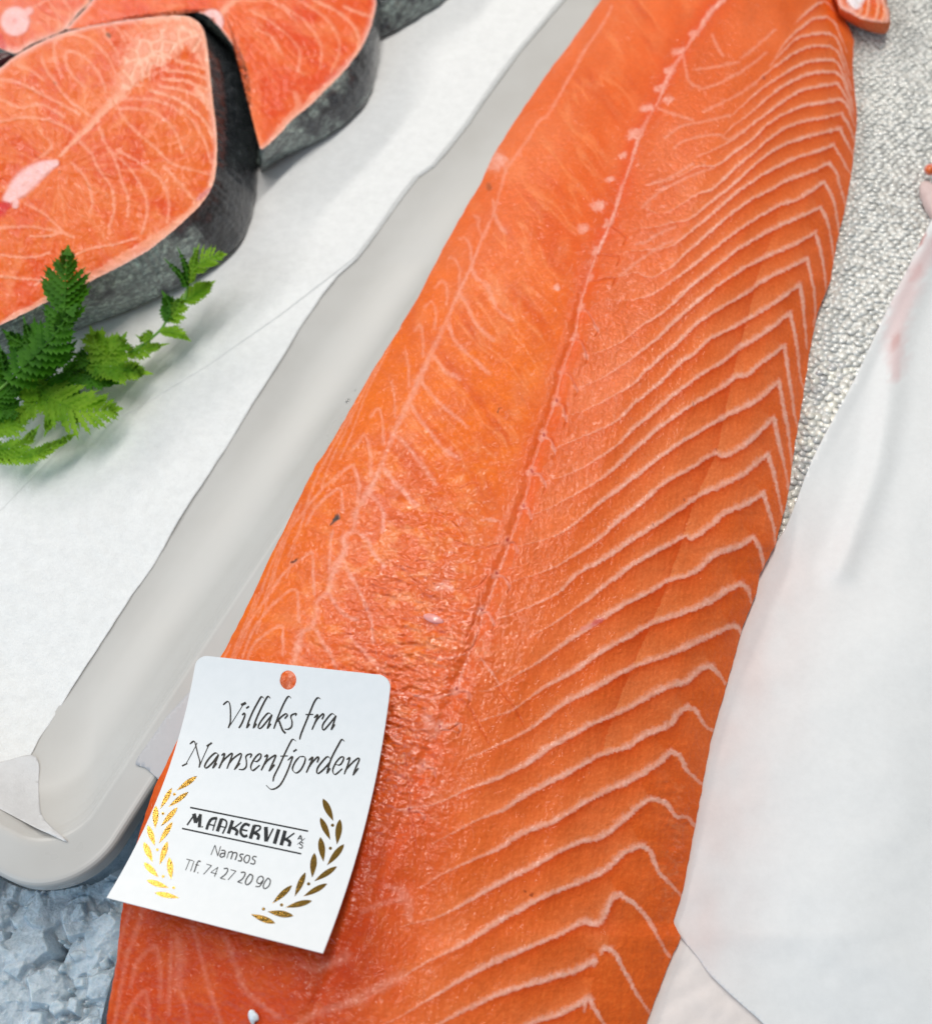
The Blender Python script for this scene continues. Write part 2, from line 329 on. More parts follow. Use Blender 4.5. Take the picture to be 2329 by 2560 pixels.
ch(VD, [(110, 1195), (250, 1110), (420, 1030), (560, 970), (700, 880), (900, 800), (1060, 700), (1200, 630), (1350, 560), (1480, 480), (1550, 412)], [(1605, 440), (1645, 520), (1735, 600)])
ch(VD, [(0, 1415), (200, 1365), (300, 1320), (440, 1240), (600, 1150), (780, 1060), (900, 990), (1030, 930), (1150, 900), (1260, 820), (1380, 715), (1440, 680)], [(1520, 705), (1580, 780), (1640, 785), (1690, 840)])
ch(VD, [(-80, 1750), (0, 1710), (150, 1620), (370, 1510), (540, 1400), (700, 1310), (830, 1240), (1000, 1170), (1160, 1100), (1290, 990), (1385, 950)], [(1435, 990), (1480, 1100), (1540, 1160), (1610, 1240)])
ch(VD, [(-90, 1970), (0, 1930), (200, 1810), (400, 1690), (560, 1610), (700, 1550), (820, 1500), (950, 1440), (1050, 1388), (1130, 1400), (1170, 1350), (1210, 1262), (1260, 1230)], [(1330, 1275), (1420, 1370), (1480, 1480), (1545, 1590)])
ch(VD, [(120, 2030), (230, 1970), (400, 1880), (600, 1790), (760, 1740), (900, 1700), (1000, 1670), (1110, 1610)], [(1112, 1612), (1108, 1640)])
ch(VD, [(1150, 1575), (1165, 1545), (1195, 1542)], [(1235, 1575), (1290, 1680), (1350, 1790), (1430, 1910)])
ch(VD, [(600, 2060), (740, 1972), (900, 1920), (1050, 1850)], [(1052, 1852), (1058, 1880)])
ch(VD, [(1055, 1900), (1065, 1835), (1085, 1832)], [(1110, 1880), (1180, 1990)])
FAINT = [VA(p) for p in ([(600, 790), (700, 722), (850, 690), (970, 660)], [(650, 850), (730, 800), (900, 770), (960, 800), (1060, 740)], [(470, 1190), (530, 1130), (600, 1080), (720, 1020), (880, 960)], [(430, 1400), (500, 1380), (560, 1340), (660, 1300)], [(800, 512), (900, 480), (1010, 420)], [(760, 400), (880, 385), (1020, 355)],
    [(500, 1060), (620, 1020), (760, 940)], [(820, 640), (900, 600), (1020, 540), (1120, 470)], [(1010, 430), (1080, 380), (1180, 300)], [(1040, 330), (1130, 260), (1230, 170)], [(870, 200), (900, 270), (930, 320)], [(700, 300), (720, 400), (740, 470), (800, 500)], [(560, 620), (640, 650), (760, 690)], [(340, 1580), (440, 1500), (560, 1420), (640, 1380)])]
# pale lines of the left side
LS = []
def ls(v, pts, w=2.6, i=.75): LS.append((v(pts), w, i))
colm = VG([(860, 40), (800, 160), (690, 320), (600, 480), (450, 740), (380, 800), (300, 930), (180, 1100), (130, 1250), (80, 1420), (20, 1560)])
COL2 = VF([(990, 0), (990, 80), (930, 215), (870, 370), (800, 520), (720, 700), (640, 870), (570, 1020), (510, 1160), (430, 1320), (360, 1500), (280, 1680)]) \
    + VE([(980, 330), (900, 450), (870, 590), (810, 640), (822, 700), (790, 790), (735, 880), (710, 990), (635, 1060), (632, 1120), (600, 1220), (540, 1265), (500, 1380), (480, 1480), (440, 1640)])
for p in ([(1000, 90), (1030, 150), (1060, 185)], [(870, 400), (900, 450), (960, 500), (1000, 600), (1040, 650), (1100, 690)], [(790, 530), (840, 600), (880, 690), (940, 760), (990, 800)],
          [(730, 700), (770, 800), (830, 870), (900, 930), (970, 995)], [(640, 880), (690, 945), (720, 985), (800, 1025)], [(570, 1030), (610, 1080), (680, 1160), (780, 1245), (840, 1300)],
          [(515, 1160), (560, 1240), (620, 1320), (700, 1420), (790, 1480)], [(420, 1340), (480, 1390), (530, 1450), (600, 1540), (660, 1630)], [(370, 1540), (430, 1620), (500, 1700), (560, 1750)]): ls(VF, p, 3.0, .62)
for p in ([(1070, 190), (1140, 280), (1200, 340), (1280, 440)], [(1000, 370), (1050, 430), (1072, 500), (1060, 600)], [(900, 605), (965, 660), (1000, 740), (1075, 830)], [(815, 800), (850, 880), (900, 960), (950, 1080), (990, 1180), (1003, 1330)],
          [(712, 1000), (750, 1070), (810, 1140), (900, 1180)], [(630, 1240), (680, 1340), (720, 1400), (760, 1490)], [(860, 1300), (920, 1360), (1000, 1450), (1080, 1530)]): ls(VE, p, 3.0, .6)
for p in ([(930, 205), (905, 150), (910, 110), (880, 90)], [(870, 365), (860, 270), (830, 215), (800, 225)], [(795, 500), (800, 400), (770, 340), (740, 335)], [(725, 600), (725, 500), (700, 465), (655, 500)],
          [(655, 740), (665, 650), (640, 585), (600, 610)], [(590, 900), (590, 800), (575, 718), (540, 750)], [(510, 1070), (505, 960), (490, 860)], [(430, 1240), (425, 1130), (410, 1040)],
          [(360, 1400), (362, 1300), (338, 1195), (290, 1240)], [(290, 1580), (290, 1450), (258, 1350), (230, 1380), (180, 1440)], [(215, 1700), (222, 1620), (190, 1528), (130, 1560), (70, 1620)]): ls(VF, p, 2.2, .5)
for p in ([(990, 225), (985, 120), (960, -10)], [(895, 420), (915, 300), (880, 185), (862, 168), (780, 220), (690, 300), (600, 400), (480, 560)], [(805, 470), (800, 400), (782, 318), (700, 370), (620, 450), (560, 560)],
          [(715, 850), (722, 750), (727, 640), (740, 600)], [(618, 1010), (612, 900), (610, 780), (600, 735), (560, 760), (430, 860), (300, 1040), (160, 1240)],
          [(520, 1190), (512, 1060), (492, 978), (400, 1030), (300, 1130), (200, 1280), (150, 1420)], [(412, 1410), (412, 1300), (402, 1215), (300, 1270), (215, 1350), (180, 1440)]): ls(VE, p, 2.2, .6)
for p in ([(60, 720), (120, 400), (180, 180)], [(90, 880), (130, 650), (170, 450), (230, 300), (260, 180)], [(190, 650), (230, 500), (330, 400)], [(370, 740), (372, 560), (345, 400)], [(150, 880), (200, 760), (270, 680), (298, 760), (300, 880)],
          [(595, 380), (640, 560), (680, 700), (740, 870)], [(440, 380), (430, 600), (420, 820)], [(550, 230), (600, 380)], [(480, 650), (520, 760), (540, 880)]): ls(VH, p, 3.6, .40)
ls(VH, [(480, 380), (490, 500), (475, 650)], 9, .38); ls(VH, [(770, 360), (830, 520), (880, 660), (1000, 770), (1090, 840)], 4.5, .45)
ls(VH, [(1840, 585), (1650, 690), (1500, 760), (1330, 810), (1230, 870)], [8, 5], .42); ls(VH, [(1500, 470), (1400, 520), (1300, 545), (1220, 520)], [9, 3], .38)
ls(VH, [(1834, 120), (1700, 150), (1600, 200)], 4, .35)
for k in range(20):              # long fine seams that run along the outer left edge
    y0 = 2560 - k * 74 + random.uniform(-20, 20); L_ = random.uniform(240, 420); o0 = random.uniform(28, 58); o1 = random.uniform(6, 12)
    if y0 < 640 or y0 > 2100: continue
    pts = []
    for f in np.linspace(0, 1, 6):
        y = y0 - L_ * f; pts.append((float(interp(XL, y)) + (o0 * (1 - f) ** 1.3 + o1) * min(1, .35 + y / 2300) + random.uniform(-1.5, 1.5), y))
    LS.append((pts, 1.5, .5))

FLD = Field(PXg, PYg, rows=True)
fat = np.zeros(PXg.shape); ids = np.zeros(PXg.shape, np.int32); glow = np.zeros(PXg.shape); dark = np.zeros(PXg.shape)
nid = 0
for pre, post in CH:
    sc_ = min(1.0, .36 + .64 * (np.mean([p[1] for p in pre]) / 1700)); n_ = len(pre)
    nid += 1
    long = n_ > 9
    Wd = [1.1, 1.4, 2.0, 3.5, 4.7, 5.3, 4.7, 4.1, 4.7, 5.8, 5.6, 5.0] if long else [2.0, 4.2, 5.6, 6]
    It = [.36, .48, .6, .8, .92, .95, .9, .85, .9, .95, .95] if long else [.5, .9, 1]
    r = FLD.draw(pre, [a * sc_ for a in Wd], It, pad=46 * sc_ + 8, asym=1, soft=.5)
    if r is not None:
        FLD.maxin(fat, r, ids, nid)
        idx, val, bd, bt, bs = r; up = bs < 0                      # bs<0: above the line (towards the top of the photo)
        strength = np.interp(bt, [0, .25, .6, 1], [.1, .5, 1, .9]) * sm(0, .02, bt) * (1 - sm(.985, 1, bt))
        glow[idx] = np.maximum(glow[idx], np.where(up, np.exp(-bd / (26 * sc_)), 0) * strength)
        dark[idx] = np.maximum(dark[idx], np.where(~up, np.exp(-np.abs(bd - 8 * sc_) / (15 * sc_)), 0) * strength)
    r = FLD.draw([pre[-1]] + post, [a * sc_ for a in (6.2, 5.6, 4.4, 3.4)], [1, .95, .8, .6]); FLD.maxin(fat, r, ids, nid)
for pts, w_, i_ in LS:
    nid += 1; FLD.maxin(fat, FLD.draw(pts, np.array(w_) * 1.5, i_ * .66, soft=1.0), ids, nid)
for pts in FAINT: nid += 1; FLD.maxin(fat, FLD.draw(pts, 3.0, .42, soft=1.0), ids, nid)
nid += 1; FLD.maxin(fat, FLD.draw(COL2, [2.6, 3, 4, 5, 6, 8, 5, 8, 6, 9, 5, 9, 7], [.35, .42, .5, .3, .55, .5, .28, .6, .4, .55, .3, .55, .5], soft=1.0), ids, nid)
FLD.maxin(fat, FLD.draw(colm, 3.5, .34, soft=.9), None)
# the mid line: membrane in the upper half, paired nodes lower down
mem = np.zeros(PXg.shape); mid_up = MID[:15]
nid += 1; FLD.maxin(mem, FLD.draw(mid_up, [5.5, 6, 3, 6, 2.5, 5, 3, 4.5, 3.5, 4], [.9, .9, .35, .95, .3, .9, .5, .9, .8], soft=.7), ids, nid)
FLD.maxin(mem, FLD.draw(MID[13:24], [2.4, 2.0, 2.0], [.6, .45, .3], soft=.9), None)
for x, y, a, b in [(1300, 335, 22, 9), (1240, 460, 16, 9), (1180, 575, 20, 8), (1090, 705, 24, 9), (1010, 880, 17, 13), (930, 1020, 13, 8), (850, 1175, 12, 8), (775, 1345, 17, 14), (670, 1500, 14, 10), (1400, 215, 14, 9), (1230, 650, 6, 12), (110, 1060, 14, 22)]:
    (cx, cy), = VG([(x, y)]); FLD.maxin(mem, FLD.draw([(cx - a * .4, cy + a * .1), (cx, cy), (cx + a * .4, cy - a * .1)], b * .85, .8, soft=.6), None)
(cx, cy), = VF([(1355, 500)]); FLD.maxin(mem, FLD.draw([(cx - 3, cy), (cx, cy - 2), (cx + 3, cy + 3)], 6, .9), None)
crease = np.zeros(PXg.shape)
NODES = VB([(490, 140), (430, 300), (405, 450), (350, 620), (310, 790), (240, 980), (205, 1160), (130, 1355), (62, 1560), (14, 1760)]) + VC([(150, 580), (90, 772), (2, 980)]) + [(1139, 1726), (1098, 1820), (1054, 1918), (1019, 2027)]
SEC = VB([(600, 215), (560, 330), (535, 450), (440, 740), (380, 893), (322, 1082), (260, 1245), (195, 1428), (140, 1622), (62, 1810)]) + VC([(208, 628), (165, 832), (76, 1040)]) + [(1172, 1738), (1148, 1812), (1085, 1930), (1060, 2040)]
SEC_UP = VB([(640, 160), (580, 320), (540, 455)])
for i, (a, b) in enumerate(zip(NODES, SEC)):
    s_ = (.55 + .45 * min(1, a[1] / 1500)) * random.uniform(.75, 1.1); iv = random.uniform(.5, .95)
    FLD.maxin(mem, FLD.draw([(a[0] - 4, a[1] + 3), a, (a[0] + 3, a[1] - 10 * s_)], 8 * s_, .8 * iv, soft=.9), None)
    if i >= 3:
        FLD.maxin(mem, FLD.draw([a, ((a[0] + b[0]) / 2 + 4, (a[1] + b[1]) / 2 - 6), b], [6 * s_, 3.0 * s_, 3], (.7 if i > 6 else .35) * iv, soft=.9), None)
        FLD.maxin(mem, FLD.draw([(b[0] - 8 * s_, b[1] - 6), b, (b[0] + 3, b[1] + 12 * s_)], [3, 4.5, 2], .7 * iv, soft=.9), None)
    # small bulb of meat hanging between two nodes, bounded by a crease
    c = (b[0] - 3, b[1] + 26 * s_)
    FLD.maxin(crease, FLD.draw([(a[0] + 6, a[1] + 6), (a[0] + 24 * s_, a[1] + 6), (b[0] + 1, b[1] - 2), (b[0] + 2, b[1] + 14 * s_), c], [1.2, 2.2, 2.2, 1.2], .9, soft=.6, warp=False), None)
for p in (VE([(1530, 660), (1640, 700), (1740, 705), (1834, 680)]), VE([(1610, 980), (1700, 950), (1760, 880)]), VE([(1590, 1400), (1660, 1350), (1700, 1250)]), VE([(1120, 1640), (1260, 1650), (1380, 1680), (1500, 1650)]),
          VE([(1180, 830), (1280, 800), (1410, 790)]), VE([(940, 1060), (990, 1200), (1010, 1340)]), VE([(1350, 380), (1420, 460), (1540, 560), (1600, 640)]), VE([(1700, 980), (1690, 1120), (1600, 1320)]),
          VE([(1560, 330), (1620, 290), (1680, 280)]), VE([(1200, 850), (1300, 960), (1330, 1040)]), VD([(0, 60), (120, 95), (260, 85)]), VD([(270, 90), (380, 140), (450, 260), (510, 370)]), VD([(540, 10), (600, 100), (660, 170), (720, 290)]),
          VD([(20, 420), (40, 560), (60, 740), (90, 960)])):
    FLD.maxin(crease, FLD.draw(p, [1, 2, 1], .8, soft=.7), None)
# pale scratches next to the creases (cut membrane)
for p in (VE([(1120, 1655), (1250, 1665), (1380, 1690), (1500, 1665), (1560, 1640), (1640, 1660)]), VE([(1520, 1640), (1560, 1600), (1580, 1520)]), VE([(1420, 1440), (1520, 1420), (1600, 1400)]), VE([(1700, 1420), (1760, 1500), (1830, 1600)]),
          VD([(80, 290), (200, 275), (330, 300)]), VD([(60, 500), (130, 490), (210, 510)]), VD([(-30, 740), (60, 750), (120, 745)]), VE([(1430, 960), (1500, 950), (1530, 975)]), VE([(1700, 530), (1750, 520), (1834, 530)])):
    FLD.maxin(mem, FLD.draw(p, [1.5, 3.5, 1.5], .55, soft=.9), None)
FLD.maxin(mem, FLD.draw(VE([(1420, 965), (1475, 955), (1520, 985)]), [6, 11, 5], .6, soft=.9), None)
FLD.maxin(mem, FLD.draw(VD([(140, 200), (200, 290), (170, 330)]), [8, 16, 6], .4, soft=1), None)
FLD.maxin(mem, FLD.draw(VD([(-60, 1180), (30, 1240), (60, 1380)]), [6, 16, 6], .28, soft=1), None)
# fine pale web over the wet patch
px, py = PXg, PYg
wetmask = np.exp(-(((px - 1010) / 210) ** 2 + ((py - 1560) / 200) ** 2)) + .8 * np.exp(-(((px - 960) / 130) ** 2 + ((py - 1880) / 210) ** 2)) + .45 * np.exp(-(((px - 1010) / 190) ** 2 + ((py - 1260) / 170) ** 2)) + .5 * np.exp(-(((px - 1690) / 60) ** 2 + ((py - 2130) / 230) ** 2))
wetmask = np.clip(wetmask, 0, 1)
u_ = (px + .55 * py); v_ = (py - .35 * px)
ridge = 1 - np.abs(fbm(u_ / 34, v_ / 13, 3, 5)) * 2.2
mem = np.maximum(mem, .42 * wetmask * sm(.80, .99, ridge) * sm(-.1, .4, fbm(px / 70, py / 50, 2, 9)))

# ---- relief (cm)
pres = .45 + .55 * np.clip(py / 1500, 0, 1)
zrel = .055 * fbm(px / 240, py / 260, 3, 1) + .012 * fbm(px / 60, py / 60, 3, 2)
rM = FLD.draw(MID, 1, pad=90, warp=False); dmid = np.full(px.shape, 200.); smid = np.ones(px.shape); dmid[rM[0]] = rM[2]; smid[rM[0]] = rM[4]
zrel -= .10 * np.exp(-(dmid / (20 * pres)) ** 2) * sm(500, 900, py) * (1 - .5 * sm(1500, 1900, py))
zrel += .04 * np.exp(-(dmid / 60) ** 2)
zrel += .007 * np.clip(fat, 0, 1) + .02 * mem - .035 * crease
zrel += wetmask * (.055 * fbm(u_ / 30, v_ / 11, 4, 7) + .012 * fbm(px / 7, py / 5, 2, 8))
left = 1 - sm(.38, .46, Wg + .03 * vn(px / 60, py / 60, 3))
zrel += left * .014 * fbm((px + .8 * py) / 26, (py - .6 * px) / 12, 3, 12) * sm(300, 900, py)
zrel += (1 - left) * .004 * vn(px / 3.2 + py / 30, py / 26, 14) * sm(600, 1000, py)
zrel += .003 * fbm(px / 5, py / 5, 2, 15)
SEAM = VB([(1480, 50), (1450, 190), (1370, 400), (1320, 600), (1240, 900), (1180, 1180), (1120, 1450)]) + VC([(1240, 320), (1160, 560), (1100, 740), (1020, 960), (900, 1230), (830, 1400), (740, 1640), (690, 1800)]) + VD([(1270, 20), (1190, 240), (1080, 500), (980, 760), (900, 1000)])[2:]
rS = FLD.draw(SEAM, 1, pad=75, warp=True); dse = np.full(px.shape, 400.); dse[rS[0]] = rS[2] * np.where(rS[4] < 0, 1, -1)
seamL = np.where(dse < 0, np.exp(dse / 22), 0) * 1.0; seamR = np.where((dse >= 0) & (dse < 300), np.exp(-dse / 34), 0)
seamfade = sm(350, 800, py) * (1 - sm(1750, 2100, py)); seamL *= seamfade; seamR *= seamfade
flap = np.exp(-(((px - (1990 - (py - 1500) * .43)) / 60) ** 2)) * sm(1900, 2050, py)
Zg2 = Zg + zrel * sm(0, .015, Wg) * (1 - sm(.985, 1, Wg))
P = U(PXg, PYg, Zg2)
# ---- colour (fat, membrane, redder meat by the mid line; card shade and wet glitter painted in)
c_or = np.array([.76, .124, .016]); c_or2 = np.array([.80, .155, .034]); c_sat = np.array([.80, .145, .003]); c_red = np.array([.72, .075, .010]); c_fat = np.array([.91, .46, .345]); c_peach = np.array([.88, .25, .082]); c_deep = np.array([.62, .060, .003]); c_shade = np.array([.50, .040, .004])
n1 = fbm(px / 130, py / 150, 3, 21); n2 = fbm(px / 34, py / 34, 3, 22)
col = mix(np.broadcast_to(c_or, P.shape), c_or2, sm(-.5, .7, n1))
col = mix(col, c_sat, np.clip(left * sm(500, 1000, py) * (.75 + .45 * n2 + .3 * n1), 0, 1))
crs = .8 * px - .6 * py + 14 * n1; alg = .6 * px + .8 * py
fade_l = left * sm(.06, .16, Wg) * np.clip(dmid / 90, 0, 1)
rb = 1 - np.abs(fbm(crs / 34, alg / 190, 3, 41)) * 2.3; rb2 = 1 - np.abs(fbm(crs / 12, alg / 70, 2, 43)) * 2.3
col = mix(col, c_peach, np.clip(fade_l * (.55 * sm(.5, .98, rb) + .25 * sm(.6, 1, rb2)), 0, 1)); col = mix(col, c_deep, np.clip(fade_l * .45 * sm(.1, .9, fbm(crs / 34 + .4, alg / 190, 3, 46)), 0, 1))
zrel_b = fade_l * .012 * sm(.4, 1, rb)
col = mix(col, c_peach, np.clip(left * .28 * sm(.2, .9, fbm(px / 60, py / 90, 3, 24)), 0, 1))
col = mix(col, c_red, np.clip(np.exp(-(dmid / (46 * pres)) ** 2) * .5 * (.8 + .5 * n2) + .35 * np.exp(-(dmid / 120) ** 2) * np.where(smid > 0, 1, .5) * (1 - sm(500, 900, py)), 0, 1))
col = mix(col, c_red, np.clip(.40 * sm(1650, 1950, py) * (1 - sm(.45, .62, Wg)) * (.8 + .4 * n2), 0, 1))
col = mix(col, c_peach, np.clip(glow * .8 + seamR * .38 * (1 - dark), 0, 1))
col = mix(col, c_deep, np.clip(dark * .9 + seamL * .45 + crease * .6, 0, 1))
col = mix(col, c_shade, np.clip(sm(1750, 2250, py) * (1 - sm(.34, .60, Wg + .05 * n1)) * (.85 + .3 * n2), 0, .95)); fatk = 1 - .35 * sm(2100, 2300, py) * (1 - sm(.28, .45, Wg))  # shade below the card painted as darker red, fat lines dulled with it
wp1 = sm(-.15, .5, fbm(u_ / 46, v_ / 24, 3, 51)); wz = np.clip(wetmask * 1.2 + .25 * left * sm(900, 1200, py), 0, 1)
col = mix(col, np.array([.72, .090, .001]), wz * (1 - wp1) * .75); col = mix(col, np.array([.90, .30, .12]), wz * sm(.5, 1, wp1) * .42 * sm(-.2, .6, fbm(px / 8, py / 8, 2, 52)))  # peach specks mimic wet glitter, painted over deep orange pools
fib = vn(px / 3.0 + py / 26, py / 30, 30) * (1 - left) * sm(500, 900, py)
col = col * (1 + .045 * fib + .05 * n2)[..., None]
col = mix(col, c_fat, np.clip(fat * fatk * (.84 + .22 * vn(px / 9, py / 9, 31)), 0, .96))
c_mem = np.array([.92, .46, .36]); col = mix(col, c_mem, np.clip(mem * (.72 + .3 * vn(px / 7, py / 7, 33)), 0, 1))
def stain(pts, w, c, i=1, v=None):
    r = FLD.draw(v(pts) if v else pts, w, i, soft=.6)
    if r is None: return
    idx, val = r[0], r[1]; col[idx] = col[idx] + (np.array(c) - col[idx]) * val[:, None]
stain([(715, 565), (735, 545), (765, 505)], [1, 3.5, 5.5], (.02, .008, .006), .95, VE); stain([(745, 525), (772, 515)], 4, (.015, .006, .005), 1, VE); stain([(470, 800), (492, 790), (512, 768)], [3, 3.5, 1], (.04, .012, .008), .9, VE)
stain([(650, 1050), (690, 1030)], 6, (.62, .05, .06), .7, VC); stain([(580, 1085), (640, 1062)], 5, (.75, .2, .18), .5, VC)
stain([(712, 1210), (716, 1214)], 3, (.30, .05, .01), .9, VD); stain([(748, 1232), (756, 1230)], 3.4, (.30, .05, .01), .9, VD); stain([(1166, 446), (1168, 450)], 3, (.35, .05, .02), .8, VA)
stain([(55, 1215), (60, 1235)], 7, (.30, .07, .02), .7, VG); stain([(1018, 1218), (1024, 1195), (1038, 1190)], 1.2, (.10, .02, .01), .8, VF)
for a, b in zip(NODES[6:], SEC[6:]):    # vessel holes beside the nodes
    stain([(a[0] + 2, a[1] - 5), (a[0] + 3, a[1] - 2)], 3.1, (.42, .02, .01), .85)
for x, y in ((768, 378), (872, 582), (728, 806), (590, 915)):
    stain([(x, y - 8), (x + 3, y + 3)], 1.4, (.25, .08, .06), .7, View(1300, 800, 1.782))
col = np.clip(col, 0, 1)
wet = np.clip(.20 + .9 * wetmask + .04 * left, 0, 1)
nrm = grid_normals(P); F = grid_faces(NR, NC)
fillet = empty('salmon_fillet', (2, 16, 1.6))
tag(fillet, 'large orange salmon fillet with pale chevron fat lines, lying under the name card', 'salmon fillet')
def split_grid(parent, P, F, ids, col, nrm, wet, mat, body, name_for):
    V = P.reshape(-1, 3); C = col.reshape(-1, 3); Nn = nrm.reshape(-1, 3); Wt = wet.reshape(-1); I = ids.reshape(-1)
    fid = np.where((I[F] > 0).sum(1) >= 3, I[F].max(1), 0)
    cnt = np.bincount(fid)
    small = np.nonzero(cnt < 60)[0]; fid[np.isin(fid, small)] = 0
    for k in np.unique(fid):
        f = F[fid == k]; u, inv = np.unique(f, return_inverse=True)
        mesh(body if k == 0 else name_for(k), V[u], inv.reshape(f.shape), mat, parent, C[u], Nn[u], attrs={'wet': Wt[u]})
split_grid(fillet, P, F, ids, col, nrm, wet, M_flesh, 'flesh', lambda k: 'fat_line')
# cut edges: right side wall of meat, left edge turned under
def wall(name, top, steps, c, mat, parent, cj=.08):
    n = len(top); V = [top]
    for (dx, dz) in steps: 
        q = top.copy(); q[:, 0] += dx; q[:, 2] = np.minimum(q[:, 2] + dz, q[:, 2]); V.append(q)
    V = np.stack(V); cc = np.broadcast_to(np.array(c), V.shape).copy(); cc *= (1 + cj * vn(V[..., 1] * 5, V[..., 2] * 9, 2))[..., None]
    return mesh(name, V.reshape(-1, 3), grid_faces(V.shape[0], n), mat, parent, cc.reshape(-1, 3), attrs={'wet': np.full(V.shape[0] * n, .3)})
wall('cut_edge', P[:, -1], [(-.08, -.15), (-.24, -.35), (-.46, -.6)], (.78, .15, .03), M_flesh, fillet)
ext = np.interp(rows, [-70, 2390, 2450, 2560, 2640], [0, 0, 5, 15, 20])
ed = P[:, 0].copy(); lip = U(xl - ext, rows, 1.66 - ext * .004)
V = np.stack([ed + [0, 0, -.004], lip + [0, 0, -.02], lip + [.05, 0, -.10], ed + [.35, 0, -.18], U(xl + (xr - xl) * .5, rows, 1.56), P[:, -1] * [1, 1, 0] + [-.6, 0, 1.60]])
mesh('skin', V.reshape(-1, 3), grid_faces(6, NR), M_skin, fillet, np.tile([.018, .022, .035], (V.shape[0] * NR, 1)), attrs={'suv': V.reshape(-1, 3) * [1, 1, 0], 'wet': np.zeros(V.shape[0] * NR)})
def fil_z(x, y):                 # height of the fillet under photo pixel
    j = int(np.argmin(abs(rows - y))); return float(np.interp(x, PXg[j], Zg2[j]))
# raised bits on the meat
def blob(name, cpx, z, rx, ry, rz, mat, parent=None, rot=0, seed=0, n=(14, 22), lump=.12):
    c = U(cpx[0], cpx[1], z); V = []
    for i in range(n[0]):
        t = math.pi * i / (n[0] - 1)
        for j in range(n[1]):
            p = 2 * math.pi * j / n[1]; k = 1 + lump * vn(np.array(math.cos(p) * 1.5 + seed * 3.1), np.array(math.sin(p) * 1.5 + t * 1.7))
            x, y = rx * math.sin(t) * math.cos(p) * k, ry * math.sin(t) * math.sin(p) * k
            V.append(c + [x * math.cos(rot) - y * math.sin(rot), x * math.sin(rot) + y * math.cos(rot), rz * math.cos(t)])
    return mesh(name, np.array(V), grid_faces(n[0], n[1], True), mat, parent)
M_pink = simple('pink_fat', (.86, .34, .30), .3, coat=.6, nscale=300, namp=.12, bumpy=.2)
blob('fat_lump', VE([(1400, 1172)])[0], fil_z(1084, 1547) + .02, .33, .13, .07, M_pink, fillet, R(-22), 3)
def water_mat():
    m, nt, p, N, L = new_mat('clear_water'); p.inputs['Transmission Weight'].default_value = 1; p.inputs['IOR'].default_value = 1.33; p.inputs['Roughness'].default_value = .02; return m
M_water = water_mat()
M_iceclear = simple('clear_ice', (.75, .82, .86), .12, coat=.5, nscale=200, bumpy=.3)
tag(blob('ice_crystal', (634, 2542), fil_z(634, 2542) + .05, .11, .16, .12, M_iceclear, None, .3, 5, lump=.4), 'tiny glassy piece of ice lying on the fillet below the card', 'ice crystal')

# ================================================================== TRAY under the steaks
ang = R(64.0); e1 = np.array([math.cos(ang), math.sin(ang)]); e2 = np.array([-math.sin(ang), math.cos(ang)])     # e1 up the right side, e2 to the inside
angf = R(156.5); f1 = np.array([math.cos(angf), math.sin(angf)])
pr = np.array([-9.12, 7.06]); pf = np.array([-12.80, 4.86])
A_ = np.array([e1, -f1]).T; s0 = np.linalg.solve(A_, pf - pr); corner = pr + e1 * s0[0]
def outline_pts(inset, rad=2.2):
    """outer outline of the tray: down the right side, round the near corner, off along the front, back round (clockwise)"""
    nR = e2; nF = np.array([-f1[1], f1[0]]); nF = nF if nF @ e1 > 0 else -nF
    Lr, Lf = 62., 34.
    c = [corner, corner + f1 * Lf, corner + f1 * Lf + e1 * Lr, corner + e1 * Lr]
    cen = sum(c) / 4; out = []
    for i in range(4):
        a, b, d = c[i - 1], c[i], c[(i + 1) % 4]
        t1 = (a - b) / np.linalg.norm(a - b); t2 = (d - b) / np.linalg.norm(d - b)
        half = math.acos(t1 @ t2) / 2; bis = (t1 + t2) / np.linalg.norm(t1 + t2)
        cc = b + bis * rad / math.sin(half); q0 = b + t1 * rad / math.tan(half); q1 = b + t2 * rad / math.tan(half)
        a0 = math.atan2(*(q0 - cc)[::-1]); a1 = math.atan2(*(q1 - cc)[::-1]); da = (a1 - a0 + math.pi) % (2 * math.pi) - math.pi
        r = max(rad - inset, 1.5)
        # past the radius the corner centre itself moves inwards
        extra = max(0, inset - (rad - 1.5)); cc2 = cc + bis * extra / math.sin(half)
        for k in range(25): 
            th = a0 + da * k / 24; out.append(cc2 + r * np.array([math.cos(th), math.sin(th)]))
    return np.array(out)
PROF = [(.14, .72), (.03, .80), (0, .95), (0, 1.46), (.03, 1.54), (.09, 1.59), (.18, 1.61), (.55, 1.615), (1.0, 1.62), (1.10, 1.60), (1.22, 1.50), (1.42, 1.22), (1.75, .78), (2.15, .36), (2.6, .06), (3.2, -.17), (3.8, -.33), (4.4, -.46), (5.0, -.55), (5.8, -.60), (7, -.60)]
pd = np.array([p[0] for p in PROF]); pz = np.array([p[1] for p in PROF])
def resamp(o, n=900):
    q = np.vstack([o, o[:1]]); L = np.concatenate([[0], np.cumsum(np.linalg.norm(np.diff(q, axis=0), axis=1))]); t = np.linspace(0, L[-1], n, endpoint=False)
    return np.stack([np.interp(t, L, q[:, 0]), np.interp(t, L, q[:, 1])], -1)
def tray_rings(prof):
    return np.stack([np.column_stack([outline_pts(d), np.full(100, z)]) for d, z in prof])
tray = empty('serving_tray', (-14, 20, -.7))
tag(tray, 'white plastic tray with rounded corner and flat rim holding the salmon steaks', 'tray')
dd = np.concatenate([np.linspace(pd[i], pd[i + 1], 5, endpoint=False) for i in range(len(pd) - 1)] + [[7]])
